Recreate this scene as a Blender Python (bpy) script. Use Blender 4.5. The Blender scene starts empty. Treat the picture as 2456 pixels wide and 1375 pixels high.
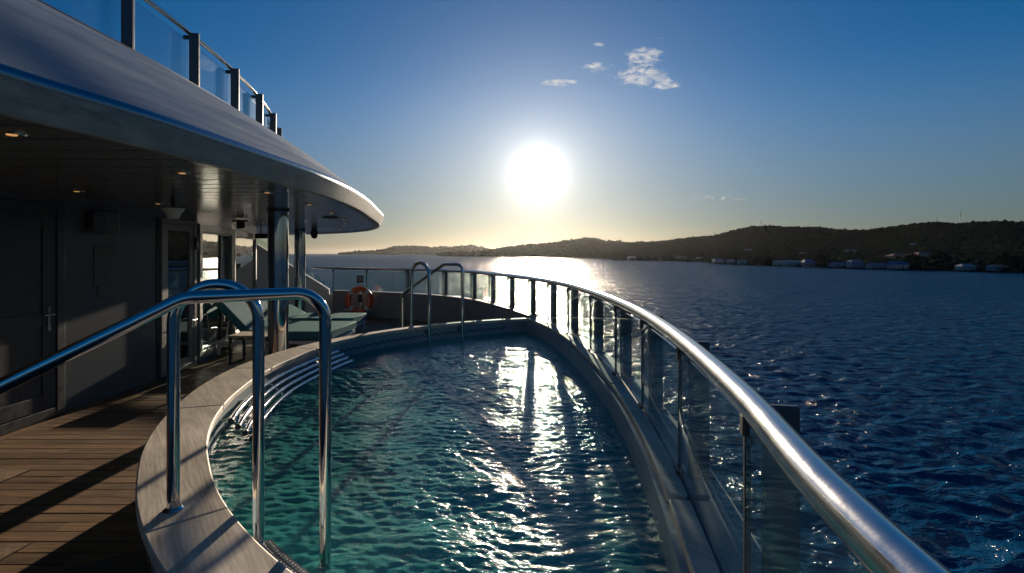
import bpy, bmesh, math, random
import numpy as np
from mathutils import Vector
random.seed(7)
rng = np.random.default_rng(11)
R = math.radians
sc = bpy.context.scene
COL = sc.collection

# ------------------------------------------------------------------ camera, sky, sun, exposure
EYE = 1.5
F = 1260.0                       # focal length in pixels of a 2456 px wide picture
cam_d = bpy.data.cameras.new('camera')
cam = bpy.data.objects.new('camera', cam_d); COL.objects.link(cam)
cam.location = (0, 0, EYE); cam.rotation_euler = (R(90), 0, 0)
cam_d.sensor_width = 36; cam_d.lens = 36 * F / 2456
cam_d.shift_y = -(687.5 - 608) / 2456
cam_d.clip_start = 0.05; cam_d.clip_end = 60000
sc.camera = cam

SUN_AZ, SUN_EL = R(2.8), R(8.7)
SUN = Vector((math.sin(SUN_AZ) * math.cos(SUN_EL), math.cos(SUN_AZ) * math.cos(SUN_EL), math.sin(SUN_EL)))

world = bpy.data.worlds.new('World'); sc.world = world; world.use_nodes = True
def build_world():
    nt = world.node_tree; N = nt.nodes; L = nt.links; N.clear()
    out = N.new('ShaderNodeOutputWorld'); bg = N.new('ShaderNodeBackground')
    sky = N.new('ShaderNodeTexSky'); sky.sky_type = 'NISHITA'; sky.sun_disc = False
    sky.sun_elevation = SUN_EL; sky.sun_rotation = SUN_AZ
    sky.altitude = 10; sky.air_density = 1.0; sky.dust_density = 0.4; sky.ozone_density = 4.0
    hsv = N.new('ShaderNodeHueSaturation'); L.new(sky.outputs[0], hsv.inputs['Color'])
    tc = N.new('ShaderNodeTexCoord')
    nrm = N.new('ShaderNodeVectorMath'); nrm.operation = 'NORMALIZE'; L.new(tc.outputs['Generated'], nrm.inputs[0])
    dot = N.new('ShaderNodeVectorMath'); dot.operation = 'DOT_PRODUCT'; dot.inputs[1].default_value = SUN
    L.new(nrm.outputs[0], dot.inputs[0])
    def M(op, a, b=None, c=None, clamp=False):
        n = N.new('ShaderNodeMath'); n.operation = op; n.use_clamp = clamp
        for k, v in enumerate((a, b, c)):
            if v is None: continue
            if isinstance(v, (int, float)): n.inputs[k].default_value = v
            else: L.new(v, n.inputs[k])
        return n.outputs[0]
    ang = M('ARCCOSINE', M('MINIMUM', dot.outputs['Value'], 0.999999))
    deg = M('MULTIPLY', ang, 57.29578)
    # the sun seen through thin air: disc and aureole falling off with the angle from the sun
    core = M('MULTIPLY', M('EXPONENT', M('MULTIPLY', M('POWER', M('DIVIDE', deg, 2.0), 1.3), -1.0)), AUREOLE[0])
    halo = M('MULTIPLY', M('EXPONENT', M('DIVIDE', deg, -3.4)), AUREOLE[1])
    wide = M('MULTIPLY', M('EXPONENT', M('DIVIDE', deg, -11.0)), AUREOLE[2])
    def tint(val, col):
        v = N.new('ShaderNodeVectorMath'); v.operation = 'SCALE'; v.inputs[0].default_value = col; L.new(val, v.inputs['Scale'])
        return v.outputs[0]
    def add(a, b):
        v = N.new('ShaderNodeVectorMath'); v.operation = 'ADD'; L.new(a, v.inputs[0]); L.new(b, v.inputs[1]); return v.outputs[0]
    glow = add(add(tint(core, (1, .97, .9)), tint(halo, (1, .89, .73))), tint(wide, (1, .86, .68)))
    wb = N.new('ShaderNodeVectorMath'); wb.operation = 'MULTIPLY'; wb.inputs[1].default_value = (.87, .92, 1.0); L.new(hsv.outputs[0], wb.inputs[0])
    col = add(wb.outputs[0], glow)
    # clear dry air: the blue deepens with height above the horizon, all round
    sp = N.new('ShaderNodeSeparateXYZ'); L.new(nrm.outputs[0], sp.inputs[0])
    mr = N.new('ShaderNodeMapRange'); mr.interpolation_type = 'SMOOTHSTEP'; mr.inputs[1].default_value = 0.0; mr.inputs[2].default_value = .34; mr.inputs[3].default_value = .86; mr.inputs[4].default_value = 1.28
    L.new(sp.outputs[2], mr.inputs[0]); L.new(mr.outputs[0], hsv.inputs['Saturation'])
    mv = N.new('ShaderNodeMapRange'); mv.interpolation_type = 'SMOOTHSTEP'; mv.inputs[1].default_value = -.02; mv.inputs[2].default_value = .30; mv.inputs[3].default_value = .45; mv.inputs[4].default_value = .93
    L.new(sp.outputs[2], mv.inputs[0]); L.new(mv.outputs[0], hsv.inputs['Value'])
    # small broken clouds above the sun: noise thinned by their own outlines (directions, at infinity)
    sep = N.new('ShaderNodeSeparateXYZ'); L.new(nrm.outputs[0], sep.inputs[0])
    ysafe = M('MAXIMUM', sep.outputs[1], 0.05)
    px = M('DIVIDE', sep.outputs[0], ysafe); pz = M('DIVIDE', sep.outputs[2], ysafe)
    comb = N.new('ShaderNodeCombineXYZ'); L.new(px, comb.inputs[0]); L.new(pz, comb.inputs[1])
    warp = N.new('ShaderNodeTexNoise'); warp.inputs['Scale'].default_value = 30; warp.inputs['Detail'].default_value = 4
    L.new(comb.outputs[0], warp.inputs['Vector'])
    wv = N.new('ShaderNodeVectorMath'); wv.operation = 'MULTIPLY_ADD'
    L.new(warp.outputs['Color'], wv.inputs[0]); wv.inputs[1].default_value = (.03, .02, 0); L.new(comb.outputs[0], wv.inputs[2])
    mp = N.new('ShaderNodeMapping'); mp.inputs['Rotation'].default_value = (0, 0, R(-24)); mp.inputs['Scale'].default_value = (52, 110, 1)
    L.new(wv.outputs[0], mp.inputs['Vector'])
    nz = N.new('ShaderNodeTexNoise'); nz.inputs['Scale'].default_value = 1.0; nz.inputs['Detail'].default_value = 7; nz.inputs['Roughness'].default_value = .62
    L.new(mp.outputs[0], nz.inputs['Vector'])
    mask = None
    for (cx, cy, rx, ry, w) in CLOUDS:
        ex = M('DIVIDE', M('SUBTRACT', px, (cx - 1228) / F), rx / F)
        ez = M('DIVIDE', M('SUBTRACT', pz, (608 - cy) / F), ry / F)
        r2 = M('ADD', M('MULTIPLY', ex, ex), M('MULTIPLY', ez, ez))
        m = M('MULTIPLY', M('EXPONENT', M('MULTIPLY', r2, -1.0)), w)
        mask = m if mask is None else M('ADD', mask, m)
    dens = M('MULTIPLY', M('SUBTRACT', M('ADD', nz.outputs['Fac'], M('MULTIPLY', M('MINIMUM', mask, 1.0), .42)), .79), 2.8, clamp=True)
    dens = M('MULTIPLY', dens, M('MINIMUM', mask, 1.0), clamp=True)
    dens = M('MULTIPLY', dens, M('GREATER_THAN', sep.outputs[1], .1))
    mx = N.new('ShaderNodeMix'); mx.data_type = 'RGBA'
    L.new(dens, mx.inputs['Factor']); L.new(col, mx.inputs['A']); mx.inputs['B'].default_value = (*CLOUD_COL, 1)
    L.new(mx.outputs['Result'], bg.inputs['Color'])
    bg.inputs['Strength'].default_value = SKY_STRENGTH
    L.new(bg.outputs[0], out.inputs['Surface'])
SKY_STRENGTH = 0.05
AUREOLE = (18.5, 5.0, .7)
CLOUD_COL = (9.5, 9.0, 8.3)
CLOUDS = [(1545, 132, 52, 22, 1.5), (1540, 184, 66, 26, 1.6), (1600, 204, 34, 13, 1.2), (1425, 160, 34, 17, 1.25), (1345, 198, 62, 11, 1.3), (1436, 107, 22, 7, 1.2), (1580, 92, 20, 6, .6), (978, 541, 30, 3, .7), (1690, 470, 150, 9, .62), (1760, 478, 90, 5, .6)]
build_world()
ld = bpy.data.lights.new('sun', 'SUN'); ld.energy = 5.0; ld.angle = R(0.53); ld.color = (1, .83, .63)
sun = bpy.data.objects.new('sun', ld); COL.objects.link(sun); sun.location = (20, 300, 60)
sun.rotation_euler = SUN.to_track_quat('Z', 'Y').to_euler()
sc.view_settings.view_transform = 'Standard'; sc.view_settings.look = 'None'
sc.view_settings.exposure = 0.75; sc.view_settings.gamma = 1.0; sc.view_settings.use_curve_mapping = False
sc.render.engine = 'CYCLES'
cy = sc.cycles
cy.max_bounces = 10; cy.diffuse_bounces = 3; cy.glossy_bounces = 5; cy.transmission_bounces = 6; cy.transparent_max_bounces = 24; cy.volume_bounces = 0
cy.use_denoising = True; cy.sample_clamp_indirect = 6; cy.sample_clamp_direct = 0

# ------------------------------------------------------------------ helpers
def mesh_obj(name, V, Fc, mat, parent=None, smooth=False, origin=None):
    V = np.asarray(V, dtype=float)
    o0 = np.zeros(3)
    if parent is not None: o0 = np.array(ROOTLOC.get(parent.name, (0, 0, 0)))
    me = bpy.data.meshes.new(name)
    me.from_pydata([tuple(v) for v in (V - o0)], [], [tuple(f) for f in Fc])
    if isinstance(mat, (list, tuple)):
        for m in mat: me.materials.append(m)
    elif mat: me.materials.append(mat)
    if smooth: me.polygons.foreach_set('use_smooth', [True] * len(me.polygons))
    me.update()
    o = bpy.data.objects.new(name, me); COL.objects.link(o)
    if parent is not None:
        o.parent = parent; ROOTLOC[o.name] = tuple(o0)
    return o
ROOTLOC = {}
def tag(o, label=None, cat=None, group=None, kind=None):
    if label: o['label'] = label
    if cat: o['category'] = cat
    if group: o['group'] = group
    if kind: o['kind'] = kind
    return o
def thing(name, loc, label=None, cat=None, group=None, kind=None):
    o = bpy.data.objects.new(name, None); COL.objects.link(o); o.location = loc; o.empty_display_size = .1
    ROOTLOC[o.name] = tuple(loc)
    return tag(o, label, cat, group, kind)
class MB:
    def __init__(s): s.V = []; s.F = []
    def add(s, V, Fc):
        n = len(s.V); s.V += [tuple(v) for v in V]; s.F += [tuple(i + n for i in f) for f in Fc]; return s
    def box(s, x0, x1, y0, y1, z0, z1):
        return s.hexa([(x0, y0), (x1, y0), (x1, y1), (x0, y1)], z0, z1)
    def hexa(s, poly, z0, z1):                      # prism over a plan polygon (counter-clockwise)
        n = len(poly)
        V = [(p[0], p[1], z0) for p in poly] + [(p[0], p[1], z1) for p in poly]
        Fc = [tuple(range(n))[::-1], tuple(range(n, 2 * n))] + [(i, (i + 1) % n, n + (i + 1) % n, n + i) for i in range(n)]
        return s.add(V, Fc)
    def lbox(s, o, u, u0, u1, z0, z1, n0, n1):      # box along plan direction u, outward normal n = (u.y, -u.x)
        n = (u[1], -u[0])
        P = lambda a, b: (o[0] + u[0] * a + n[0] * b, o[1] + u[1] * a + n[1] * b)
        return s.hexa([P(u0, n0), P(u0, n1), P(u1, n1), P(u1, n0)][::-1] if False else [P(u0, n0), P(u0, n1), P(u1, n1), P(u1, n0)], z0, z1)
    def frame(s, o, u, u0, u1, z0, z1, w, n0, n1):
        s.lbox(o, u, u0, u0 + w, z0, z1, n0, n1); s.lbox(o, u, u1 - w, u1, z0, z1, n0, n1)
        s.lbox(o, u, u0 + w, u1 - w, z1 - w, z1, n0, n1 - .0015); s.lbox(o, u, u0 + w, u1 - w, z0, z0 + w, n0, n1 - .0015)
        return s
    def tube(s, path, r, seg=14, closed=False, cap=True):
        P = [Vector(p) for p in path]; n = len(P)
        rr = r if isinstance(r, (list, tuple)) else [r] * n
        T = []
        for i in range(n):
            a = P[i - 1] if (i > 0 or closed) else P[i]; b = P[(i + 1) % n] if (i < n - 1 or closed) else P[i]
            T.append((b - a).normalized())
        up = Vector((0, 0, 1)) if abs(T[0].z) < .95 else Vector((1, 0, 0))
        N = (up - T[0] * up.dot(T[0])).normalized()
        V = []
        for i in range(n):
            N = (N - T[i] * N.dot(T[i])).normalized(); B = T[i].cross(N)
            for k in range(seg):
                a = 2 * math.pi * k / seg
                V.append(P[i] + (N * math.cos(a) + B * math.sin(a)) * rr[i])
        Fc = []
        for i in range(n if closed else n - 1):
            j = (i + 1) % n
            for k in range(seg):
                l = (k + 1) % seg
                Fc.append((i * seg + k, j * seg + k, j * seg + l, i * seg + l)[::-1])
        if cap and not closed:
            Fc.append(tuple(range(seg))[::-1][::-1]); Fc.append(tuple(range((n - 1) * seg, n * seg))[::-1])
        return s.add(V, Fc)
    def lathe(s, c, prof, seg=24):                  # prof: (radius, z) list
        V = []; m = len(prof)
        for r, z in prof:
            for k in range(seg):
                a = 2 * math.pi * k / seg; V.append((c[0] + r * math.cos(a), c[1] + r * math.sin(a), c[2] + z))
        Fc = [(i * seg + k, i * seg + (k + 1) % seg, (i + 1) * seg + (k + 1) % seg, (i + 1) * seg + k) for i in range(m - 1) for k in range(seg)]
        Fc += [tuple(range(seg))[::-1], tuple(range((m - 1) * seg, m * seg))]
        return s.add(V, Fc)
    def build(s, name, mat, parent=None, smooth=False, bevel=0, seg=2):
        o = mesh_obj(name, s.V, s.F, mat, parent, smooth)
        bm = bmesh.new(); bm.from_mesh(o.data); bmesh.ops.recalc_face_normals(bm, faces=bm.faces); bm.to_mesh(o.data); bm.free()
        if smooth: auto_smooth(o)
        if bevel:
            b = o.modifiers.new('bevel', 'BEVEL'); b.width = bevel; b.segments = seg; b.limit_method = 'ANGLE'; b.angle_limit = R(40)
        return o
def auto_smooth(o, ang=38):
    me = o.data
    bm = bmesh.new(); bm.from_mesh(me)
    for e in bm.edges:
        if len(e.link_faces) == 2 and e.calc_face_angle(0) > R(ang): e.smooth = False
    bm.to_mesh(me); bm.free()
def fillet(pts, rad, n=8):
    P = [Vector(p) for p in pts]; out = [P[0]]
    rads = rad if isinstance(rad, (list, tuple)) else [rad] * (len(P) - 2)
    for i in range(1, len(P) - 1):
        a = (P[i - 1] - P[i]).normalized(); b = (P[i + 1] - P[i]).normalized()
        ang = a.angle(b); d = rads[i - 1] / math.tan(ang / 2); d = min(d, (P[i - 1] - P[i]).length * .499, (P[i + 1] - P[i]).length * .499)
        r = d * math.tan(ang / 2); bis = (a + b).normalized(); c = P[i] + bis * (r / math.sin(ang / 2))
        s = P[i] + a * d - c; e = P[i] + b * d - c
        for k in range(n + 1):
            t = k / n; w = s.angle(e)
            out.append(c + (s * math.sin((1 - t) * w) + e * math.sin(t * w)) / math.sin(w))
    out.append(P[-1]); return out
def catmull(P, per=12):
    P = [np.array(p, float) for p in P]; P = [2 * P[0] - P[1]] + P + [2 * P[-1] - P[-2]]
    out = []
    for i in range(1, len(P) - 2):
        for k in range(per):
            t = k / per
            out.append(.5 * ((2 * P[i]) + (-P[i - 1] + P[i + 1]) * t + (2 * P[i - 1] - 5 * P[i] + 4 * P[i + 1] - P[i + 2]) * t * t + (-P[i - 1] + 3 * P[i] - 3 * P[i + 1] + P[i + 2]) * t ** 3))
    out.append(P[-2]); return np.array(out)
def smooth_line(C, it=6):
    C = C.copy()
    for _ in range(it): C[1:-1] = .25 * C[:-2] + .5 * C[1:-1] + .25 * C[2:]
    return C
def resample(C, n):
    d = np.r_[0, np.cumsum(np.linalg.norm(np.diff(C, axis=0), axis=1))]
    t = np.linspace(0, d[-1], n)
    return np.stack([np.interp(t, d, C[:, k]) for k in range(C.shape[1])], 1)
def normals2(C):                                    # left-hand normals of a plan polyline
    T = np.gradient(C, axis=0); T /= np.linalg.norm(T, axis=1)[:, None]
    return np.stack([-T[:, 1], T[:, 0]], 1)
def loft(sections, close=False):                    # list of (n,3) rows -> V, F
    S = [np.asarray(s) for s in sections]; n = len(S[0]); V = np.concatenate(S)
    Fc = [(i * n + k, i * n + k + 1, (i + 1) * n + k + 1, (i + 1) * n + k) for i in range(len(S) - 1) for k in range(n - 1)]
    if close: Fc += [((len(S) - 1) * n + k, (len(S) - 1) * n + k + 1, k + 1, k) for k in range(n - 1)]
    return V, Fc
def fbm(x, y, seed=0, octv=5):
    r = np.random.default_rng(seed); out = np.zeros_like(x, dtype=float); amp = 1.0; tot = 0
    for o in range(octv):
        g = r.random((128, 128)); fx = np.floor(x).astype(int); fy = np.floor(y).astype(int); tx = x - fx; ty = y - fy
        tx = tx * tx * (3 - 2 * tx); ty = ty * ty * (3 - 2 * ty)
        a = g[fx % 128, fy % 128]; b = g[(fx + 1) % 128, fy % 128]; c = g[fx % 128, (fy + 1) % 128]; d = g[(fx + 1) % 128, (fy + 1) % 128]
        out += amp * ((a * (1 - tx) + b * tx) * (1 - ty) + (c * (1 - tx) + d * tx) * ty); tot += amp
        x = x * 2.03 + 17.3; y = y * 2.03 + 5.1; amp *= .5
    return out / tot

# ------------------------------------------------------------------ materials
def new_mat(name):
    m = bpy.data.materials.new(name); m.use_nodes = True; nt = m.node_tree
    return m, nt, nt.nodes, nt.links, nt.nodes['Principled BSDF']
def coords(N, L, scale=(1, 1, 1), kind='Object', rot=(0, 0, 0)):
    tc = N.new('ShaderNodeTexCoord'); mp = N.new('ShaderNodeMapping'); mp.inputs['Scale'].default_value = scale; mp.inputs['Rotation'].default_value = rot
    if kind == 'World':
        g = N.new('ShaderNodeNewGeometry'); L.new(g.outputs['Position'], mp.inputs['Vector'])
    else: L.new(tc.outputs[kind], mp.inputs['Vector'])
    return mp.outputs[0]
def noise(N, L, vec, scale, detail=4, rough=.55, dist=0):
    n = N.new('ShaderNodeTexNoise'); n.inputs['Scale'].default_value = scale; n.inputs['Detail'].default_value = detail
    n.inputs['Roughness'].default_value = rough; n.inputs['Distortion'].default_value = dist; L.new(vec, n.inputs['Vector']); return n
def ramp(N, L, fac, stops):
    r = N.new('ShaderNodeValToRGB'); e = r.color_ramp.elements
    while len(e) < len(stops): e.new(.5)
    for k, (p, c) in enumerate(stops): e[k].position = p; e[k].color = (*c, 1)
    L.new(fac, r.inputs[0]); return r.outputs[0]
def bump(N, L, h, strength, dist=.01, nrm=None):
    b = N.new('ShaderNodeBump'); b.inputs['Strength'].default_value = strength; b.inputs['Distance'].default_value = dist
    L.new(h, b.inputs['Height'])
    if nrm is not None: L.new(nrm, b.inputs['Normal'])
    return b.outputs[0]
def mixc(N, L, fac, a, b, mode='MIX'):
    m = N.new('ShaderNodeMix'); m.data_type = 'RGBA'; m.blend_type = mode
    for k, v in (('Factor', fac), ('A', a), ('B', b)):
        if isinstance(v, tuple): m.inputs[k].default_value = (*v, 1)
        elif isinstance(v, (int, float)): m.inputs[k].default_value = v
        else: L.new(v, m.inputs[k])
    return m.outputs['Result']
def maprange(N, L, v, a, b, c, d):
    m = N.new('ShaderNodeMapRange'); m.inputs[1].default_value = a; m.inputs[2].default_value = b; m.inputs[3].default_value = c; m.inputs[4].default_value = d
    L.new(v, m.inputs[0]); return m.outputs[0]

def paint(name, col, rough=.45, metal=0, var=.12, scale=2.2, bumpy=.03, spec=.5, rv=1.0):
    m, nt, N, L, b = new_mat(name)
    v = coords(N, L, kind='World'); n = noise(N, L, v, scale, 6, .62)
    c = ramp(N, L, n.outputs['Fac'], [(.25, tuple(x * (1 - var) for x in col)), (.75, tuple(min(1, x * (1 + var)) for x in col))])
    L.new(c, b.inputs['Base Color']); b.inputs['Metallic'].default_value = metal
    n2 = noise(N, L, v, scale * 9, 4); L.new(maprange(N, L, n2.outputs['Fac'], .3, .7, max(.02, rough - .08 * rv), rough + .1 * rv), b.inputs['Roughness'])
    b.inputs['Specular IOR Level'].default_value = spec
    if bumpy: L.new(bump(N, L, noise(N, L, v, 60, 3).outputs['Fac'], bumpy, .01), b.inputs['Normal'])
    return m
def steel(name, col, rough, streak=0, var=.04):
    m, nt, N, L, b = new_mat(name)
    b.inputs['Metallic'].default_value = 1; b.inputs['Base Color'].default_value = (*col, 1)
    v = coords(N, L, kind='World'); n = noise(N, L, v, 14, 6, .65)
    L.new(maprange(N, L, n.outputs['Fac'], .3, .75, max(.015, rough - var), rough + var), b.inputs['Roughness'])
    n2 = noise(N, L, v, 130, 3); L.new(bump(N, L, n2.outputs['Fac'], .02 + streak, .004), b.inputs['Normal'])
    return m
def wood(name, dark, light, scale=(2, 26, 26), rough=.62, obj_var=.35, grain=.2, kind='World', rings=0.0, turn=0.0):
    m, nt, N, L, b = new_mat(name)
    info = N.new('ShaderNodeObjectInfo')
    v0 = coords(N, L, scale=scale, kind=kind) if not turn else None
    if turn:
        m2 = N.new('ShaderNodeMapping'); m2.inputs['Scale'].default_value = scale; L.new(coords(N, L, kind=kind, rot=(0, 0, turn)), m2.inputs['Vector']); v0 = m2.outputs[0]
    off = N.new('ShaderNodeVectorMath'); off.operation = 'MULTIPLY_ADD'
    cmb = N.new('ShaderNodeCombineXYZ'); 
    for k in range(3): L.new(info.outputs['Random'], cmb.inputs[k])
    L.new(cmb.outputs[0], off.inputs[0]); off.inputs[1].default_value = (37, 91, 53); L.new(v0, off.inputs[2]); v = off.outputs[0]
    n = noise(N, L, v, 1.0, 8, .65, .8)
    fine = noise(N, L, v, 5.0, 6, .7, .3)
    f = N.new('ShaderNodeMath'); f.operation = 'MULTIPLY_ADD'; L.new(fine.outputs['Fac'], f.inputs[0]); f.inputs[1].default_value = .45; L.new(n.outputs['Fac'], f.inputs[2])
    fac = f.outputs[0]
    if rings:
        w = N.new('ShaderNodeTexWave'); w.wave_type = 'RINGS'; w.inputs['Scale'].default_value = 1.1; w.rings_direction = 'Z'; w.inputs['Distortion'].default_value = 11.0; w.inputs['Detail'].default_value = 3; w.inputs['Detail Scale'].default_value = .8
        L.new(v, w.inputs['Vector'])
        g = N.new('ShaderNodeMath'); g.operation = 'MULTIPLY_ADD'; L.new(w.outputs['Fac'], g.inputs[0]); g.inputs[1].default_value = rings; L.new(fac, g.inputs[2]); fac = g.outputs[0]
    c = ramp(N, L, fac, [(.42, dark), (.95, light)])
    vr = maprange(N, L, info.outputs['Random'], 0, 1, 1 - obj_var, 1 + obj_var * .5)
    sc_ = N.new('ShaderNodeVectorMath'); sc_.operation = 'SCALE'; L.new(c, sc_.inputs[0]); L.new(vr, sc_.inputs['Scale'])
    # broad weather stains
    st = noise(N, L, coords(N, L, kind='World'), 1.7, 5, .6)
    stc = maprange(N, L, st.outputs['Fac'], .35, .65, .78, 1.08)
    s2 = N.new('ShaderNodeVectorMath'); s2.operation = 'SCALE'; L.new(sc_.outputs[0], s2.inputs[0]); L.new(stc, s2.inputs['Scale'])
    L.new(s2.outputs[0], b.inputs['Base Color'])
    L.new(maprange(N, L, fac, .4, 1, rough - .12, rough + .12), b.inputs['Roughness'])
    L.new(bump(N, L, fine.outputs['Fac'], grain, .004), b.inputs['Normal'])
    return m
def glass_mat(name, tint=(.86, .95, .92), ior=1.5, dirt_sheen=.022, dirt_sheen_col=(.6, .66, .64)):
    m, nt, N, L, b = new_mat(name); N.remove(b)
    out = N['Material Output']
    tr = N.new('ShaderNodeBsdfTransparent'); tr.inputs[0].default_value = (*tint, 1)
    gl = N.new('ShaderNodeBsdfGlossy'); gl.inputs['Roughness'].default_value = .01
    df = N.new('ShaderNodeBsdfDiffuse'); df.inputs[0].default_value = (*dirt_sheen_col, 1)
    v = coords(N, L, scale=(1, 1, .35), kind='World'); n = noise(N, L, v, 9, 7, .7)
    dm = N.new('ShaderNodeMixShader'); L.new(maprange(N, L, n.outputs['Fac'], .35, .8, dirt_sheen * .3, dirt_sheen * 2.4), dm.inputs[0]); L.new(tr.outputs[0], dm.inputs[1]); L.new(df.outputs[0], dm.inputs[2])
    lw = N.new('ShaderNodeLayerWeight'); lw.inputs[0].default_value = .5
    pw = N.new('ShaderNodeMath'); pw.operation = 'POWER'; L.new(lw.outputs['Facing'], pw.inputs[0]); pw.inputs[1].default_value = 5.0
    f0 = ((ior - 1) / (ior + 1)) ** 2
    fr = N.new('ShaderNodeMath'); fr.operation = 'MULTIPLY_ADD'; L.new(pw.outputs[0], fr.inputs[0]); fr.inputs[1].default_value = 1 - f0; fr.inputs[2].default_value = f0
    wv = noise(N, L, coords(N, L, kind='World'), 2.5, 2); bn = bump(N, L, wv.outputs['Fac'], .012, .05)
    L.new(bn, gl.inputs['Normal'])
    mx = N.new('ShaderNodeMixShader'); L.new(fr.outputs[0], mx.inputs[0]); L.new(dm.outputs[0], mx.inputs[1]); L.new(gl.outputs[0], mx.inputs[2])
    L.new(mx.outputs[0], out.inputs[0]); return m
def emit(name, col, s):
    m, nt, N, L, b = new_mat(name); b.inputs['Base Color'].default_value = (*col, 1); b.inputs['Emission Color'].default_value = (*col, 1); b.inputs['Emission Strength'].default_value = s; return m

M_POL = steel('polished_steel', (.62, .62, .63), .07)
M_RAIL = steel('satin_steel', (.66, .64, .62), .20, .02, .05)
M_POST = paint('post_grey', (.085, .09, .097), .4, .4, .1)
M_WALL = paint('grey_wall_paint', (.085, .096, .11), .26, 0, .025, .8, 0, .5, .15)
M_FRAME = paint('frame_paint', (.22, .215, .21), .35, .2, .06)
M_NEARDOOR = paint('door_paint', (.05, .055, .062), .35, .0, .08)
M_WHITE = paint('white_paint', (.62, .61, .60), .38, 0, .06, 1.2)
M_BULW = paint('bulwark_paint', (.26, .255, .255), .4, 0, .08, 1.1)
M_DARK = paint('dark_rubber', (.02, .021, .023), .5, 0, .2)
M_BLACK = paint('black_plastic', (.03, .031, .034), .45, 0, .15)
M_CEIL = paint('ceiling_lacquer', (.17, .165, .16), .17, 0, .05, 1.0, .01, .6)
M_CEILGAP = paint('ceiling_gap', (.03, .03, .03), .7)
M_DECK = wood('teak_deck', (.055, .029, .013), (.30, .17, .08), (3, 40, 30), .58, .38)
M_NIB = wood('nib_teak', (.10, .065, .035), (.33, .22, .13), (20, 20, 20), .6, .2)
M_CAULK = paint('deck_caulking', (.012, .012, .012), .6)
M_COPE = wood('weathered_teak', (.25, .195, .14), (.66, .57, .45), (2.0, 17, 17), .6, .12, .12, rings=.10, turn=R(52))
M_STEPW = wood('step_wood', (.035, .024, .015), (.12, .08, .05), (6, 22, 10), .6, .2)
M_POOLW = paint('pool_wall_paint', (.24, .29, .31), .35, 0, .08, 3)
M_CUSH = paint('teal_cushion', (.045, .165, .20), .85, 0, .08, 5, .12, .2)
M_CUSHP = paint('teal_piping', (.055, .14, .145), .85, 0, .08, 5)
M_ORANGE = paint('orange_plastic', (.75, .085, .015), .4, 0, .12, 8)
M_BAND = paint('white_band', (.62, .62, .6), .5)
M_GLASS = glass_mat('rail_glass', (.86, .95, .93), 1.8, .014)
M_GLASSU = glass_mat('upper_glass', (.82, .91, .94), 1.6, .04)  # stronger diffuse film paints in the pale sky reflections on these panes
M_LAMP = emit('warm_lamp', (1, .50, .18), .32)
M_LAMPRING = steel('lamp_ring', (.45, .43, .4), .25)

def window_mat():
    m, nt, N, L, b = new_mat('tinted_window_glass')
    b.inputs['Base Color'].default_value = (.008, .011, .012, 1); b.inputs['Roughness'].default_value = .015; b.inputs['IOR'].default_value = 2.3
    b.inputs['Coat Weight'].default_value = 1; b.inputs['Coat IOR'].default_value = 1.8; b.inputs['Coat Roughness'].default_value = .01
    v = coords(N, L, kind='World'); L.new(bump(N, L, noise(N, L, v, 1.6, 2).outputs['Fac'], .01, .05), b.inputs['Normal'])
    return m
M_WIN = window_mat()
def roof_mat():
    m, nt, N, L, b = new_mat('weathered_roof_paint')
    v = coords(N, L, scale=(.5, .22, 3.0), kind='World', rot=(0, 0, R(-6)))
    n = noise(N, L, v, 4.0, 8, .7, .4); n2 = noise(N, L, coords(N, L, kind='World'), 1.1, 4)
    c = ramp(N, L, n.outputs['Fac'], [(.30, (.115, .165, .22)), (.66, (.23, .295, .36))])
    c = mixc(N, L, maprange(N, L, n2.outputs['Fac'], .4, .7, 0, .4), c, (.15, .19, .23))
    L.new(c, b.inputs['Base Color']); b.inputs['Metallic'].default_value = .25
    L.new(maprange(N, L, n.outputs['Fac'], .3, .7, .38, .58), b.inputs['Roughness'])
    L.new(bump(N, L, n.outputs['Fac'], .08, .01), b.inputs['Normal'])
    return m
M_ROOF = roof_mat()
def fascia_mat():
    m, nt, N, L, b = new_mat('fascia_metal')
    v = coords(N, L, scale=(6, 6, 30), kind='World', rot=(R(25), R(20), 0))
    n = noise(N, L, v, 1.0, 7, .7, .5)
    L.new(ramp(N, L, n.outputs['Fac'], [(.3, (.22, .225, .23)), (.7, (.40, .395, .385))]), b.inputs['Base Color']); b.inputs['Metallic'].default_value = .3
    L.new(maprange(N, L, n.outputs['Fac'], .3, .7, .32, .52), b.inputs['Roughness'])
    L.new(bump(N, L, n.outputs['Fac'], .15, .006), b.inputs['Normal']); return m
M_FASCIA = fascia_mat()

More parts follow.
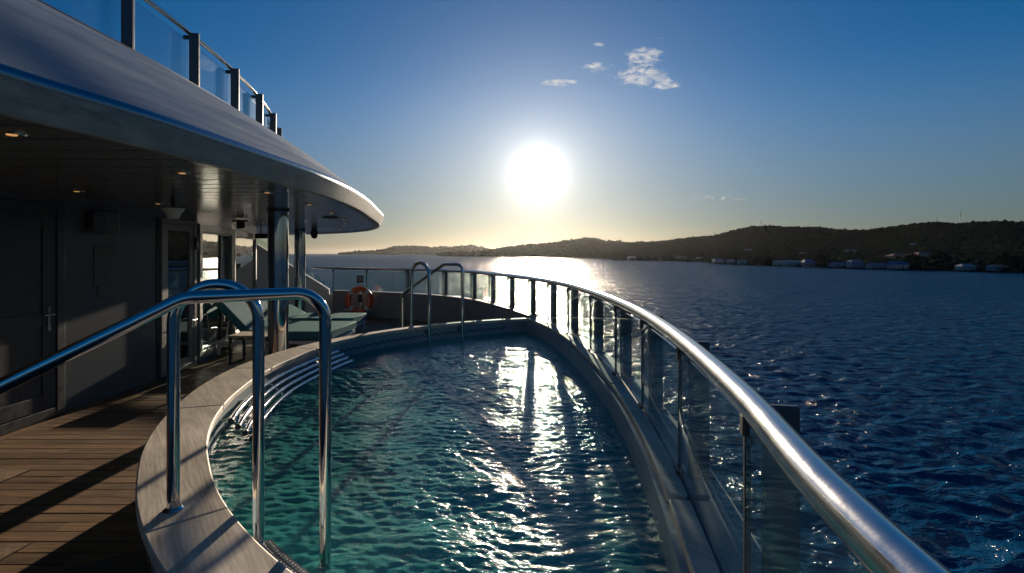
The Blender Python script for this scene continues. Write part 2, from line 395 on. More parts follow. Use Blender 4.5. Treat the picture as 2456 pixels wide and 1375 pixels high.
def sea_mat():
    m, nt, N, L, b = new_mat('sea_water')
    b.inputs['Base Color'].default_value = (.0005, .030, .088, 1); b.inputs['Specular IOR Level'].default_value = .36; b.inputs['Roughness'].default_value = .12; b.inputs['IOR'].default_value = 1.333
    v = coords(N, L, scale=(1, 1.2, 1), kind='World', rot=(0, 0, R(20)))
    def ridged(scale, detail, dist):
        n = noise(N, L, v, scale, detail, .6, dist)
        a = N.new('ShaderNodeMath'); a.operation = 'MULTIPLY_ADD'; L.new(n.outputs['Fac'], a.inputs[0]); a.inputs[1].default_value = 2; a.inputs[2].default_value = -1
        c = N.new('ShaderNodeMath'); c.operation = 'ABSOLUTE'; L.new(a.outputs[0], c.inputs[0])
        d = N.new('ShaderNodeMath'); d.operation = 'SUBTRACT'; d.inputs[0].default_value = 1; L.new(c.outputs[0], d.inputs[1]); return d.outputs[0]
    gust = noise(N, L, v, .03, 3, .6)
    r1 = ridged(.55, 3, .7); r2 = ridged(1.6, 3, .6)
    b0 = bump(N, L, ridged(.14, 2, .6), .8, 1.5)
    b1 = bump(N, L, r1, .8, .28, b0)
    bb = N.new('ShaderNodeBump'); bb.inputs['Distance'].default_value = .15; L.new(r2, bb.inputs['Height']); L.new(b1, bb.inputs['Normal'])
    L.new(maprange(N, L, gust.outputs['Fac'], .35, .65, .55, 1.0), bb.inputs['Strength']); 
    # wind-roughened water: facets hide one another, so grazing reflectance levels off well below a mirror's
    out = N['Material Output']; N.remove(b); nr = bb.outputs[0]
    df = N.new('ShaderNodeBsdfDiffuse'); df.inputs[0].default_value = (.0005, .040, .110, 1); L.new(nr, df.inputs['Normal'])
    gl = N.new('ShaderNodeBsdfGlossy'); gl.inputs['Roughness'].default_value = .12; L.new(nr, gl.inputs['Normal'])
    lw = N.new('ShaderNodeLayerWeight'); lw.inputs[0].default_value = .5; L.new(nr, lw.inputs['Normal'])
    pw = N.new('ShaderNodeMath'); pw.operation = 'POWER'; L.new(lw.outputs['Facing'], pw.inputs[0]); pw.inputs[1].default_value = 4.5
    fr = N.new('ShaderNodeMath'); fr.operation = 'MULTIPLY_ADD'; L.new(pw.outputs[0], fr.inputs[0]); fr.inputs[1].default_value = .42; fr.inputs[2].default_value = .02
    mx = N.new('ShaderNodeMixShader'); L.new(fr.outputs[0], mx.inputs[0]); L.new(df.outputs[0], mx.inputs[1]); L.new(gl.outputs[0], mx.inputs[2]); L.new(mx.outputs[0], out.inputs[0])
    return m
M_SEA = sea_mat()
def pool_water_mat():
    m, nt, N, L, b = new_mat('pool_water'); N.remove(b); out = N['Material Output']
    v = coords(N, L, scale=(.5, 1.5, 1), kind='World')
    n1 = noise(N, L, v, 42, 4, .62, .6); bn = bump(N, L, n1.outputs['Fac'], .45, .010)
    tr = N.new('ShaderNodeBsdfTransparent'); tr.inputs[0].default_value = (.72, .93, .90, 1)
    rf = N.new('ShaderNodeBsdfRefraction'); rf.inputs['Color'].default_value = (.72, .94, .92, 1); rf.inputs['IOR'].default_value = 1.33; rf.inputs['Roughness'].default_value = .02; L.new(bn, rf.inputs['Normal'])
    mt = N.new('ShaderNodeMixShader'); mt.inputs[0].default_value = .30; L.new(tr.outputs[0], mt.inputs[1]); L.new(rf.outputs[0], mt.inputs[2])
    df = N.new('ShaderNodeBsdfDiffuse'); df.inputs[0].default_value = (.09, .58, .52, 1); L.new(bn, df.inputs['Normal'])
    md = N.new('ShaderNodeMixShader'); md.inputs[0].default_value = .34; L.new(mt.outputs[0], md.inputs[1]); L.new(df.outputs[0], md.inputs[2]); mt = md
    gl = N.new('ShaderNodeBsdfGlossy'); gl.inputs['Roughness'].default_value = .05; L.new(bn, gl.inputs['Normal'])
    fr = N.new('ShaderNodeFresnel'); fr.inputs[0].default_value = 1.33; L.new(bn, fr.inputs['Normal'])
    mx = N.new('ShaderNodeMixShader'); L.new(fr.outputs[0], mx.inputs[0]); L.new(mt.outputs[0], mx.inputs[1]); L.new(gl.outputs[0], mx.inputs[2])
    L.new(mx.outputs[0], out.inputs[0]); return m
M_PWATER = pool_water_mat()
def pool_floor_mat():
    m, nt, N, L, b = new_mat('teal_pool_lining')
    v = coords(N, L, kind='World'); n = noise(N, L, v, 2.2, 4)
    L.new(ramp(N, L, n.outputs['Fac'], [(.3, (.09, .48, .46)), (.7, (.20, .68, .63))]), b.inputs['Base Color']); b.inputs['Roughness'].default_value = .6; return m
M_PFLOOR = pool_floor_mat()
def land_mat(name, a, bcol, scale):
    m, nt, N, L, b = new_mat(name); v = coords(N, L, kind='World'); n = noise(N, L, v, scale, 8, .7)
    L.new(ramp(N, L, n.outputs['Fac'], [(.35, a), (.65, bcol)]), b.inputs['Base Color']); b.inputs['Roughness'].default_value = .95; b.inputs['Specular IOR Level'].default_value = 0
    L.new(bump(N, L, n.outputs['Fac'], 1, 6), b.inputs['Normal']); return m
M_LAND = land_mat('wooded_hillside', (.009, .017, .013), (.020, .032, .021), .05)
M_TREE = land_mat('tree_foliage', (.010, .019, .015), (.026, .040, .026), .12)

# ------------------------------------------------------------------ plan curves of the ship (metres, deck z = 0)
C0 = np.array([1.30, 4.20]); ROUT = 3.57
def rin(th):                                        # th in degrees about C0
    return float(np.interp(th, [107, 130, 150, 158, 164, 172, 180, 190, 200, 215, 228, 235, 257], [3.47, 3.47, 3.45, 3.42, 3.34, 3.28, 3.25, 3.222, 3.222, 3.235, 3.275, 3.30, 3.33]))
def rout(th):
    return float(np.interp(th, [107, 140, 165, 178, 188, 197, 215, 228, 240, 257], [3.575, 3.59, 3.60, 3.57, 3.53, 3.495, 3.50, 3.53, 3.55, 3.56]))
def arc(th, r): return (C0[0] + r * math.cos(R(th)), C0[1] + r * math.sin(R(th)))
G_PTS = [(.34, -.9), (.37, -.3), (.43, .4), (.49, .86), (.585, 1.30), (.715, 2.22), (.79, 3.15), (.797, 3.99), (.75, 5.0), (.655, 6.05), (.48, 6.94), (.245, 7.75), (-.06, 8.68), (-.42, 9.58), (-.80, 10.38), (-1.46, 11.2), (-2.38, 11.93), (-3.45, 12.45), (-4.35, 12.8), (-5.3, 13.1), (-6.2, 13.35)]
G = resample(smooth_line(catmull(G_PTS, 16), 40), 420)
GN = normals2(G)                                    # pointing left of travel = inboard
GO = -GN                                            # outboard
def g_at(y):                                        # index on G by its Y
    return int(np.argmin(np.abs(G[:, 1] - y)))
Z_COPE, Z_WATER, Z_CEIL = .57, .38, 2.0
Z_SEA = -13.5

# ------------------------------------------------------------------ deck
deck = MB().box(-7.5, 3.2, -2.2, 1.0, -.12, -.012)
deckV = MB()
def band(mb, C, off0, off1, z0, z1, i0=0, i1=None, N_=None):
    i1 = len(C) if i1 is None else i1
    n = normals2(C) if N_ is None else N_
    c = C[i0:i1]; nn = n[i0:i1]
    a = c + nn * off0; b = c + nn * off1
    def row(p, z): return np.c_[p, np.full(len(p), z)]
    V, Fc = loft([row(a, z0), row(a, z1), row(b, z1), row(b, z0)], close=True)
    k = len(a); Fc = list(Fc) + [(0, k, 2 * k, 3 * k), (k - 1, 4 * k - 1, 3 * k - 1, 2 * k - 1)]
    mb.add(V, Fc); return mb
# the sheet under the planks: dark caulking, cut to the railing curve on the outboard side
gi = np.arange(0, 420, 6)
polyV = [(-8, -1.2)] + [tuple(G[i] + GN[i] * .02) for i in gi] + [(-8, 13.4)]
# leave the pool open: the sheet is a ring of quads from the wall line to the pool's outside wall / the rail
def x_right(y):
    """inboard end of the deck at depth y: the pool's outer wall, else the bulwark"""
    dy = y - C0[1]; rr = ROUT - .15
    xg = float(np.interp(y, G[:, 1], G[:, 0])) - .03
    if abs(dy) < rr:
        xl = C0[0] - math.sqrt(rr * rr - dy * dy)
        if y < 7.62 and xl < xg: return xl
    return xg
ys = np.arange(-1.2, 12.9, .08)
rows = [(-7.6, y, x_right(y)) for y in ys]
V = []; Fc = []
for (a, y, b) in rows: V += [(a, y, -.006), (b, y, -.006)]
for i in range(len(rows) - 1): Fc.append((2 * i, 2 * i + 1, 2 * i + 3, 2 * i + 2))
deck = mesh_obj('deck', V, Fc, M_CAULK); tag(deck, 'dark caulked deck under the brown teak planks', kind='structure')
PW = .1
XW = -4.2
rows_near = []; far = MB()
k = 0
y = 1.32
cnt = 0
while y < 12.6:
    y0, y1 = y + .0055, y + PW - .0045
    xr = min(x_right(y0), x_right(y1)); xl = -4.08 if y < 6.3 else -4.08 - (y - 6.3) * .26
    xr0, xr1 = x_right(y0), x_right(y1)
    # staggered butt joints
    cuts = [xl]; x = xl + [.35, 1.15, .75, 1.55][k % 4] + random.uniform(-.1, .1)
    while x < xr - .25: cuts.append(x); x += random.uniform(1.3, 1.9)
    cuts.append(None)
    for a, b in zip(cuts[:-1], cuts[1:]):
        aa = a + .002
        poly = [(aa, y0), ((b - .002) if b is not None else xr0, y0), ((b - .002) if b is not None else xr1, y1), (aa, y1)]
        dz = random.uniform(-.0012, .0012)
        if y < 7.2:
            MB().hexa(poly, -.005, .006 + dz).build('plank', M_DECK, deck); cnt += 1
        else: far.hexa(poly, -.005, .006 + dz)
    y += PW; k += 1
tag(far.build('far_planking', M_DECK, deck), kind='stuff')
# margin boards along the deckhouse and two pointed nib boards let into the planking
for a, b in ((-.9, 1.9), (1.9, 4.2), (4.2, 6.18)):
    MB().box(-4.195, -4.085, a + .002, b - .002, -.005, .008).build('margin_board', M_DECK, deck)
for q in ([(-3.62, 3.425), (-3.335, 3.425), (-3.318, 3.618), (-3.62, 3.63)], [(-2.82, 2.545), (-2.49, 2.552), (-2.478, 2.70), (-2.82, 2.69)]):
    c_ = np.mean(q, axis=0)
    MB().hexa([tuple(c_ + (np.array(p_) - c_) * 1.035) for p_ in q], .004, .0082).build('caulk_line', M_CAULK, deck)
    MB().hexa(q, .0085, .0105).build('nib_board', M_NIB, deck)

# ------------------------------------------------------------------ swimming pool
pool = thing('swimming_pool', (.0, 4.2, 0), 'raised round ended swimming pool with pale teak coping on ship deck', 'pool')
def arc_ring(mb, th0, th1, r0, r1, z0, z1, n=24):
    P = np.array([arc(th0 + (th1 - th0) * i / n, 1) for i in range(n + 1)]) - C0
    f0 = r0 if callable(r0) else (lambda t: r0); f1 = r1 if callable(r1) else (lambda t: r1)
    ths = [th0 + (th1 - th0) * i / n for i in range(n + 1)]
    a = np.array([C0 + P[i] * f0(t) for i, t in enumerate(ths)]); b = np.array([C0 + P[i] * f1(t) for i, t in enumerate(ths)])
    def row(p, z): return np.c_[p, np.full(len(p), z)]
    V, Fc = loft([row(a, z0), row(a, z1), row(b, z1), row(b, z0)], close=True); k = n + 1
    mb.add(V, list(Fc) + [(0, k, 2 * k, 3 * k), (k - 1, 4 * k - 1, 3 * k - 1, 2 * k - 1)]); return mb
TH0, TH1 = 107.0, 257.0
arc_ring(MB(), TH0, TH1, lambda t: rout(t) - .09, lambda t: rout(t) - .05, -.1, Z_COPE - .042, 70).build('outer_wall', M_BULW, pool, True)
arc_ring(MB(), TH0 - 3, TH1 + 3, lambda t: rin(t) + .018, lambda t: rin(t) + .06, -.75, Z_COPE - .04, 90).build('inner_wall', M_POOLW, pool, True)
joints = [107.0, 121.5, 136, 150.5, 164, 179.0, 197.6, 224.2, 243, 257]
for a, b in zip(joints[:-1], joints[1:]):
    arc_ring(MB(), a + .045, b - .045, rin, rout, Z_COPE - .04, Z_COPE, 22).build('coping_board', M_COPE, pool, True, .006)
# right-hand side: inner wall, thin teak plank inside the glass
iA, iB = g_at(.95), g_at(7.66)
band(MB(), G, .075, .115, -.75, Z_COPE - .035, iA, iB).build('inner_wall', M_POOLW, pool, True)
cuts = [g_at(v) for v in (.86, 2.02, 3.75, 5.6, 7.66)]
for a, b in zip(cuts[:-1], cuts[1:]):
    band(MB(), G, .012, .092, Z_COPE - .034, Z_COPE + .002, a, b).build('coping_plank', M_COPE, pool, True, .005)
# floor, underwater bench along the bars, entry steps
ysr = np.linspace(.96, 7.62, 120)
def pool_left(y, extra=.03):
    x = -1.0
    for _ in range(6):
        th = math.degrees(math.atan2(y - C0[1], x - C0[0])) % 360; r = rin(th) + extra; dy = y - C0[1]
        x = C0[0] - math.sqrt(max(r * r - dy * dy, 1e-4))
    return x
def pool_right(y): return float(np.interp(y, G[:, 1], G[:, 0])) - .085
V = []; Fc = []
for yy in ysr: V += [(pool_left(yy), yy, .03), (max(pool_right(yy), pool_left(yy) + .01), yy, .03)]
for i in range(len(ysr) - 1): Fc.append((2 * i, 2 * i + 1, 2 * i + 3, 2 * i + 2))
mesh_obj('pool_floor', V, Fc, M_PFLOOR, pool)
M_BENCH = paint('bench_lining', (.085, .10, .075), .5, 0, .6, 40)
arc_ring(MB(), 152, 206, lambda t: rin(t) - .98, lambda t: rin(t) + .02, 0, .24, 30).build('underwater_bench', M_BENCH, pool, True)
for k in range(3): arc_ring(MB(), 222, 252, lambda t, k=k: rin(t) - .3 - .28 * k, lambda t, k=k: rin(t) - .02 - .28 * k, 0, .30 - .08 * k, 20).build('underwater_step', M_PFLOOR, pool, True)
# overflow slots on the far wall, staggered in two rows, and two round inlet jets
for row in range(2):
    for i in range(30):
        th = 113.5 + i * 1.72 + row * .86; r = rin(th) + .014
        arc_ring(MB(), th, th + .95, r - .003, r + .012, .452 - row * .017, .462 - row * .017, 2).build('overflow_slot', M_DARK, pool)
for th in (133.5, 125.3):
    p = arc(th, rin(th) + .012); d = Vector((C0[0] - p[0], C0[1] - p[1], 0)).normalized()
    q = Vector((p[0], p[1], .495))
    ring = [q + d * .006 + Vector((-d.y, d.x, 0)) * .026 * math.cos(a) + Vector((0, 0, .026)) * math.sin(a) for a in np.linspace(0, 2 * math.pi, 17)[:-1]]
    j = MB().tube(ring, .006, 6, True).build('inlet_jet', M_BLACK, pool, True)
    MB().tube([q - d * .01, q + d * .008], .014, 10).build('jet_nozzle', M_RAIL, j, True)
# three-slot brackets etc. follow on the grab rails; the wooden entry step outside the coping
step = thing('wooden_step', (*arc(235, 3.72), 0), 'dark wooden step curving against the pool coping at bottom left', 'step')
for (a, b) in ((214.5, 226.4), (226.4, 240.2), (240.2, 256)):
    arc_ring(MB(), a + .08, b - .08, 3.47, ROUT + .33, .215, .25, 10).build('tread_board', M_STEPW, step, True, .004)
arc_ring(MB(), 214.8, 255.8, 3.475, ROUT + .30, .008, .213, 24).build('riser', M_STEPW, step, True)

# water surface with real ripples
def wave_sum(X, Y, waves):
    Z = np.zeros_like(X)
    for (kx, ky, a, ph) in waves:
        s = np.sin(kx * X + ky * Y + ph); Z += a * (s + .25 * np.cos(2 * (kx * X + ky * Y + ph)))
    return Z
def spectrum(n, lmin, lmax, slope, main, spread, seed):
    r = np.random.default_rng(seed); out = []
    for i in range(n):
        lam = lmin * (lmax / lmin) ** r.random(); th = main + r.normal(0, spread); k = 2 * math.pi / lam
        out.append((k * math.cos(th), k * math.sin(th), slope / k * math.sqrt(2 / n) * (.6 + .8 * r.random()), r.random() * 6.283))
    return out
ny, nx = 860, 400
tt = np.linspace(0, 1, ny); yy = 1.0 * (7.58 / 1.0) ** (tt ** .85)
L0 = np.array([pool_left(v, .03) for v in yy]); R0 = np.array([max(pool_right(v), 0) for v in yy])
R0 = np.maximum(R0, L0 + .02)
X = L0[:, None] + (R0 - L0)[:, None] * np.linspace(0, 1, nx)[None]; Y = np.repeat(yy[:, None], nx, 1)
PW_ = spectrum(90, .034, .12, .14, R(84), .42, 3) + spectrum(16, .25, .8, .05, R(70), .6, 5)
gust = .45 + 1.1 * fbm(X * 1.1 + 3, Y * 1.1 + 8, 4, 3)
_rr = np.hypot(X - C0[0], Y - C0[1]); _th = np.degrees(np.arctan2(Y - C0[1], X - C0[0])) % 360
jet = np.clip((_rr - 2.35) / .35, 0, 1) * np.clip((_th - 158) / 8, 0, 1) * np.clip((206 - _th) / 8, 0, 1)   # bubbling water over the bench
gust = gust * (1 + .7 * jet)
Z = Z_WATER + wave_sum(X + .05 * fbm(X * 2, Y * 2, 9, 3), Y + .08 * fbm(X * 1.5 + 4, Y * 1.5, 6, 3), PW_) * gust
V = np.stack([X, Y, Z], 2).reshape(-1, 3)
idx = np.arange(ny * nx).reshape(ny, nx)
Fq = np.stack([idx[:-1, :-1], idx[:-1, 1:], idx[1:, 1:], idx[1:, :-1]], 2).reshape(-1, 4)
def grid_obj(name, V, Fq, mat):
    me = bpy.data.meshes.new(name); me.vertices.add(len(V)); me.vertices.foreach_set('co', V.ravel())
    me.loops.add(Fq.size); me.loops.foreach_set('vertex_index', Fq.ravel().astype(np.int32))
    me.polygons.add(len(Fq)); me.polygons.foreach_set('loop_start', np.arange(0, Fq.size, 4, dtype=np.int32))
    me.polygons.foreach_set('use_smooth', np.ones(len(Fq), dtype=bool)); me.materials.append(mat); me.update(calc_edges=True)
    o = bpy.data.objects.new(name, me); COL.objects.link(o); return o
tag(grid_obj('pool_water', V, Fq, M_PWATER), 'rippled teal pool water with sun glitter', kind='structure')

# ------------------------------------------------------------------ sea
def build_sea():
    az = np.concatenate([np.linspace(-180, -48, 40)[:-1], np.linspace(-48, 50, 640), np.linspace(50, 180, 40)[1:-1]])
    rr = np.concatenate([[2, 8, 14], np.geomspace(20, 420, 760), np.geomspace(440, 20000, 60)])
    A, D = np.meshgrid(np.radians(az), rr)
    X = D * np.sin(A); Y = D * np.cos(A)
    r = np.random.default_rng(21); Z = np.zeros_like(X); DX = np.zeros_like(X); DY = np.zeros_like(X)
    n = 90
    cell = D * .0041 + np.where(D > 420, D * .05, 0)
    for i in range(n):
        lam = .55 * (4.2 / .55) ** (r.random() ** 1.1); th = R(-68) + r.normal(0, .7); k = 2 * math.pi / lam
        a = .135 / k * math.sqrt(2 / n) * (.6 + .8 * r.random()); ph = r.random() * 6.28
        fade = np.clip((lam / cell - 2.2) / 2.5, 0, 1)
        p = k * math.cos(th) * X + k * math.sin(th) * Y + ph
        Z += a * fade * np.sin(p); DX -= a * fade * math.cos(th) * np.cos(p) * .0; DY -= 0
    gust = .6 + .8 * fbm(X / 45 + 50, Y / 45 + 50, 31, 3)
    Z = Z * gust * 1.25 + Z_SEA
    V = np.stack([X, Y, Z], 2).reshape(-1, 3); nr, na = X.shape
    idx = np.arange(nr * na).reshape(nr, na); nxt = np.roll(idx, -1, 1)
    Fq = np.stack([idx[:-1], idx[1:], nxt[1:], nxt[:-1]], 2).reshape(-1, 4)
    o = grid_obj('sea', V, Fq[:, ::-1].copy(), M_SEA); tag(o, 'dark blue choppy sea around the ship', kind='structure')
build_sea()

# ------------------------------------------------------------------ hull and far bulwark
M_LEDGE = paint('ledge_paint', (.27, .29, .30), .4, 0, .08, 2)
hull = thing('ship_hull', (0, 4, -13.5), 'grey ledge and hull side outside the glass railing', 'hull')
band(MB(), G, -.145, .010, .40, Z_COPE - .012, 0, g_at(7.72)).build('ledge', M_LEDGE, hull, True)
band(MB(), G, -.185, -.150, -14.6, .50, 0, len(G)).build('hull_side', M_WHITE, hull, True)
# a lower side wing with a bright capping, just below the near end of the rail
lo = np.array([(1.27, -1.5), (1.29, .3), (1.30, .9), (1.30, 1.35), (1.297, 1.66)]); lo = resample(smooth_line(catmull(lo, 10), 8), 60)
band(MB(), lo, -.03, .03, .50, .535).build('side_capping', M_RAIL, hull, True)
band(MB(), lo, -.02, .02, -14.5, .498).build('wing_side', M_WHITE, hull, True)
bul = thing('bulwark', (-2.4, 11.9, 0), 'low grey bulwark wall below the far glass railing', 'wall')
band(MB(), G, -.022, .0108, .50, Z_COPE - .009, 0, g_at(7.70)).build('glass_channel', M_BLACK, hull, True)
iC, iD = g_at(7.70), g_at(12.82)
band(MB(), G, -.10, .02, 0, .575, iC, iD).build('wall_panel', M_BULW, bul, True)
band(MB(), G, -.12, .035, .577, .60, iC, iD).build('cap_strip', M_BULW, bul, True)
# sloping wing at the far end of the bulwark, with its own raked pane
wing = thing('sloped_bulwark', (-5.3, 12.8, 0), 'pale sloped bulwark wing rising behind the far column', 'wall')
A_, B_ = np.array([-4.50, 12.95]), np.array([-6.6, 12.5])
u = (B_ - A_); Lw = np.linalg.norm(u); u = u / Lw; nw = np.array([-u[1], u[0]])
def slab(a0, z0a, z0b, z1a, z1b, a1, n0, n1):
    P = lambda a, n, z: (*(A_ + u * a + nw * n), z)
    V = [P(a0, n0, z0a), P(a1, n0, z0b), P(a1, n0, z1b), P(a0, n0, z1a), P(a0, n1, z0a), P(a1, n1, z0b), P(a1, n1, z1b), P(a0, n1, z1a)]
    return MB().add(V, [(0, 1, 2, 3), (7, 6, 5, 4), (0, 4, 5, 1), (3, 2, 6, 7), (0, 3, 7, 4), (1, 5, 6, 2)])
slab(0, 0, 0, .58, 2.02, Lw, -.05, .05).build('wall_panel', M_WHITE, wing)
slab(0, .59, 2.03, .62, 2.06, Lw, -.06, .06).build('cap_strip', M_WHITE, wing)
slab(.05, .66, 2.02, .80, 2.16, Lw - .1, -.006, .006).build('raked_pane', M_GLASS, wing)
p = A_ + u * .72
MB().box(p[0] - .1, p[0] + .1, p[1] - .05, p[1] + .04, 1.07, 1.26).build('clip_box', M_BLACK, wing, False, .01)

# ------------------------------------------------------------------ glass railing
rail = thing('glass_railing', (.8, 4, Z_COPE), 'curved glass railing with steel handrail around the pool side', 'railing')
zc = 1.135
path = [(p[0], p[1], zc) for p in G[:g_at(13.0):2]]
MB().tube(path, .0325, 24).build('handrail', M_RAIL, rail, True)
JY = [-.55, .38, 1.30, 2.22, 3.15, 4.03, 5.0, 6.05, 6.94, 7.75, 8.68, 9.58, 10.38, 11.2, 11.93, 12.45, 12.80]
JI = [g_at(v) for v in JY]
for n_, (a, b) in enumerate(zip(JI[:-1], JI[1:])):
    p0, p1 = G[a], G[b]; d = (p1 - p0); Lp = np.linalg.norm(d); d /= Lp; nn = np.array([d[1], -d[0]])
    zb = Z_COPE + .022
    MB().lbox(p0 - nn * .006, d, .008, Lp - .008, zb if JY[n_] < 7.7 else .615, 1.085, 0, .012).build('glass_panel', M_GLASS, rail)
for n_, i in enumerate(JI):
    p = G[i]; o = GO[i]; t = np.array([-o[1], o[0]])
    zb = Z_COPE - .012 if JY[n_] < 7.7 else .60
    def fin(a0, a1, w, z0, z1):
        q = [p + o * a0 - t * w, p + o * a1 - t * w, p + o * a1 + t * w, p + o * a0 + t * w]
        return MB().hexa([tuple(v) for v in q], z0, z1)
    if JY[n_] < 7.75 or n_ < 15:
        ps = fin(.035, .12, .011, zb + .012, 1.128).build('post', M_POST, rail, False, .006)
        fin(.022, .138, .032, zb, zb + .012).build('base_plate', M_POST, ps, False, .003)
    fin(.006, .036, .012, 1.075, 1.12).build('rail_bracket', M_BLACK, rail)
    fin(-.014, .004, .016, 1.05, 1.10).build('glass_clamp', M_BLACK, rail, False, .003)
    fin(-.02, -.006, .042, zb + .014, zb + .032).build('glass_shoe', M_BLACK, rail, False, .003)
    fin(.008, .02, .042, zb + .014, zb + .034).build('glass_shoe', M_RAIL, rail, False, .003)
    fin(-.0075, .0075, .0065, zb + .03, 1.055).build('joint_seal', M_BLACK, rail)

# ------------------------------------------------------------------ pool entry handrails
TR = .021
def stair_rail(pw, out, slope_len, drop, name, label, ext_zb):
    d = Vector((out[0], out[1], 0)).normalized(); p = Vector((pw[0], pw[1], 0)); zt = 1.36
    a = p + d * .43; b = a + d * slope_len
    pts = [(p.x, p.y, -.3), (p.x, p.y, zt), (a.x, a.y, zt), (b.x, b.y, zt - drop), (b.x, b.y, ext_zb)]
    t = thing(name, (b.x, b.y, ext_zb), label, 'handrail', 'pool entry handrails')
    MB().tube(fillet(pts, [.10, .12, .14], 8), TR, 20).build('bar', M_POL, t, True)
    MB().lathe((b.x, b.y, ext_zb), [(.045, 0), (.045, .006), (.03, .012), (.022, .014)], 20).build('base_flange', M_POL, t, True)
def hoop(p1, p2, zt, z2, name, label):
    t = thing(name, (p1[0], p1[1], Z_COPE), label, 'handrail', 'pool entry handrails')
    r = (Vector(p2) - Vector(p1)).length / 2
    pts = [(*p1, Z_COPE - .02), (*p1, zt), (*p2, zt), (*p2, z2)]
    MB().tube(fillet(pts, [r * .995, r * .995], 12), TR, 20).build('bar', M_POL, t, True)
    MB().lathe((*p1, Z_COPE), [(.034, 0), (.034, .004), (.026, .010), (.022, .012)], 20).build('base_flange', M_POL, t, True)
    return t
stair_rail((-.672, 1.89), (-.867, -.51), .95, .50, 'stair_handrail', 'polished handrail sloping down at left beside the near pool corner', 0.0)
h = hoop((-1.228, 1.905), (-.965, 2.0), 1.385, .405, 'hoop_handrail', 'polished steel hoop standing on the near coping')
pa = Vector((-.965, 2.0, .41)); pb = Vector((*arc(math.degrees(math.atan2(2.0 - 4.2 - .02, -.965 - 1.3)) % 360, 3.275), .43))
MB().tube([pa, pa.lerp(pb, .5), pb], .012, 12).build('wall_stay', M_POL, h, True)
stair_rail((-.62, 6.59), (-.64, .77), 1.15, .46, 'stair_handrail', 'polished handrail sloping down to the deck at the far pool end', 0.0)
hoop((-1.265, 6.62), (-1.0, 6.355), 1.385, .1, 'hoop_handrail', 'narrow steel hoop standing on the far coping')
# perforated metal tread at the near ladder
M_TREAD = steel('tread_steel', (.5, .48, .45), .3, .02)
tread = thing('ladder_tread', (-.7, 1.75, .4), 'dimpled metal ladder tread at the water edge', 'tread')
for k in range(1):
    tp = [arc(th, 3.27) for th in np.linspace(224.5, 240, 8)]; ti = [arc(th, 3.12) for th in np.linspace(224.5, 240, 8)][::-1]
    MB().hexa([(*q,) for q in tp + ti], .395, .405).build('plate', M_TREAD, tread)
    dm = MB()
    for th in np.arange(224.9, 239.6, .36):
        for r_ in (3.135, 3.157, 3.179, 3.201, 3.223, 3.245):
            q = arc(th, r_); dm.lathe((q[0], q[1], .405), [(.0065, 0), (.005, .003), (.001, .0042)], 6)
    tag(dm.build('dimples', M_TREAD, tread, True), kind='stuff')

# ------------------------------------------------------------------ curved bars on the pool wall
grab = thing('curved_grab_rail', (-1.9, 4.2, .4), 'four curved steel bars along the left inner pool wall', 'grab rail')
for k in range(4):
    th0 = 199.5 + k * .25; th1 = 159.5 - k * .5; zz = .50 - .035 * k; off = .06 + .04 * k
    pth = []
    for i in range(50):
        th = th0 + (th1 - th0) * i / 49; q = arc(th, min(rin(th), 3.25 + max(0, (rin(th) - 3.25)) * .6) - off); pth.append((q[0], q[1], zz))
    b_ = MB().tube(pth, .0165, 16).build('bar', M_POL, grab, True)
    q = Vector(pth[0]); q2 = q + (q - Vector(pth[1])).normalized() * .012
    MB().tube([q, q2], .0172, 16).build('end_cap', M_BLACK, b_, True)
for th in (197.5, 190, 182, 174, 166, 160.5):
    a = arc(th, rin(th) + .018); b = arc(th, rin(th) - .20)
    MB().tube([(*a, .475), (*arc(th, rin(th) - .06), .478), (*b, .36)], .008, 8).build('bracket', M_RAIL, grab, True)

# ------------------------------------------------------------------ deckhouse
wall = thing('wall', (XW, 2.6, 0), 'dark grey deckhouse wall beside the teak walkway', kind='structure')
MB().box(XW - .12, XW, -1.2, 6.2, 0, Z_CEIL + .02).build('wall_panel', M_WALL, wall)
P1a, P1b = np.array([-4.2, 6.2]), np.array([-4.235, 7.07])
P2b = np.array([-4.60, 8.64]); P3b = np.array([-5.32, 10.9])
def seg(a, b):
    d = b - a; Ls = np.linalg.norm(d); return a, d / Ls, Ls
def band_above(a, b, z0, z1, n0=-.1, n1=0.0):
    o, d, Ls = seg(a, b); MB().lbox(o, d, 0, Ls, z0, z1, n0, n1).build('wall_panel', M_WALL, wall)
band_above(P1a, P1b, 1.93, Z_CEIL + .02); band_above(P1b, P2b, 1.90, Z_CEIL + .02); band_above(P2b, P3b, 1.90, Z_CEIL + .02)
band_above(P3b, np.array([-6.6, 11.3]), 0, Z_CEIL + .02)
# near door
nd = thing('panel_door', (XW, 4.2, 0), 'dark panelled door at far left with small lever handle', 'door')
o_, d_ = np.array([XW, 3.0]), np.array([0., 1.])
MB().frame(o_, d_, .62, 1.90, .012, 1.95, .085, .001, .035).build('frame', M_NEARDOOR, nd, False, .004)
leaf = MB().lbox(o_, d_, .715, 1.805, .11, 1.86, .001, .012).build('leaf', M_NEARDOOR, nd)
MB().frame(o_, d_, .712, 1.808, .105, 1.862, .13, .0125, .024).build('leaf_frame', M_NEARDOOR, nd, False, .003)
MB().lbox(o_, d_, .845, 1.675, .86, .97, .0125, .022).build('middle_rail', M_NEARDOOR, nd, False, .003)
hd = MB().lbox(o_, d_, 1.722, 1.752, .80, 1.02, .0245, .032).build('handle_plate', M_RAIL, nd, False, .003)
MB().tube([(XW + .03, 4.737, .95), (XW + .075, 4.737, .95), (XW + .078, 4.737 - .11, .95)], .009, 10).build('lever', M_RAIL, hd, True)
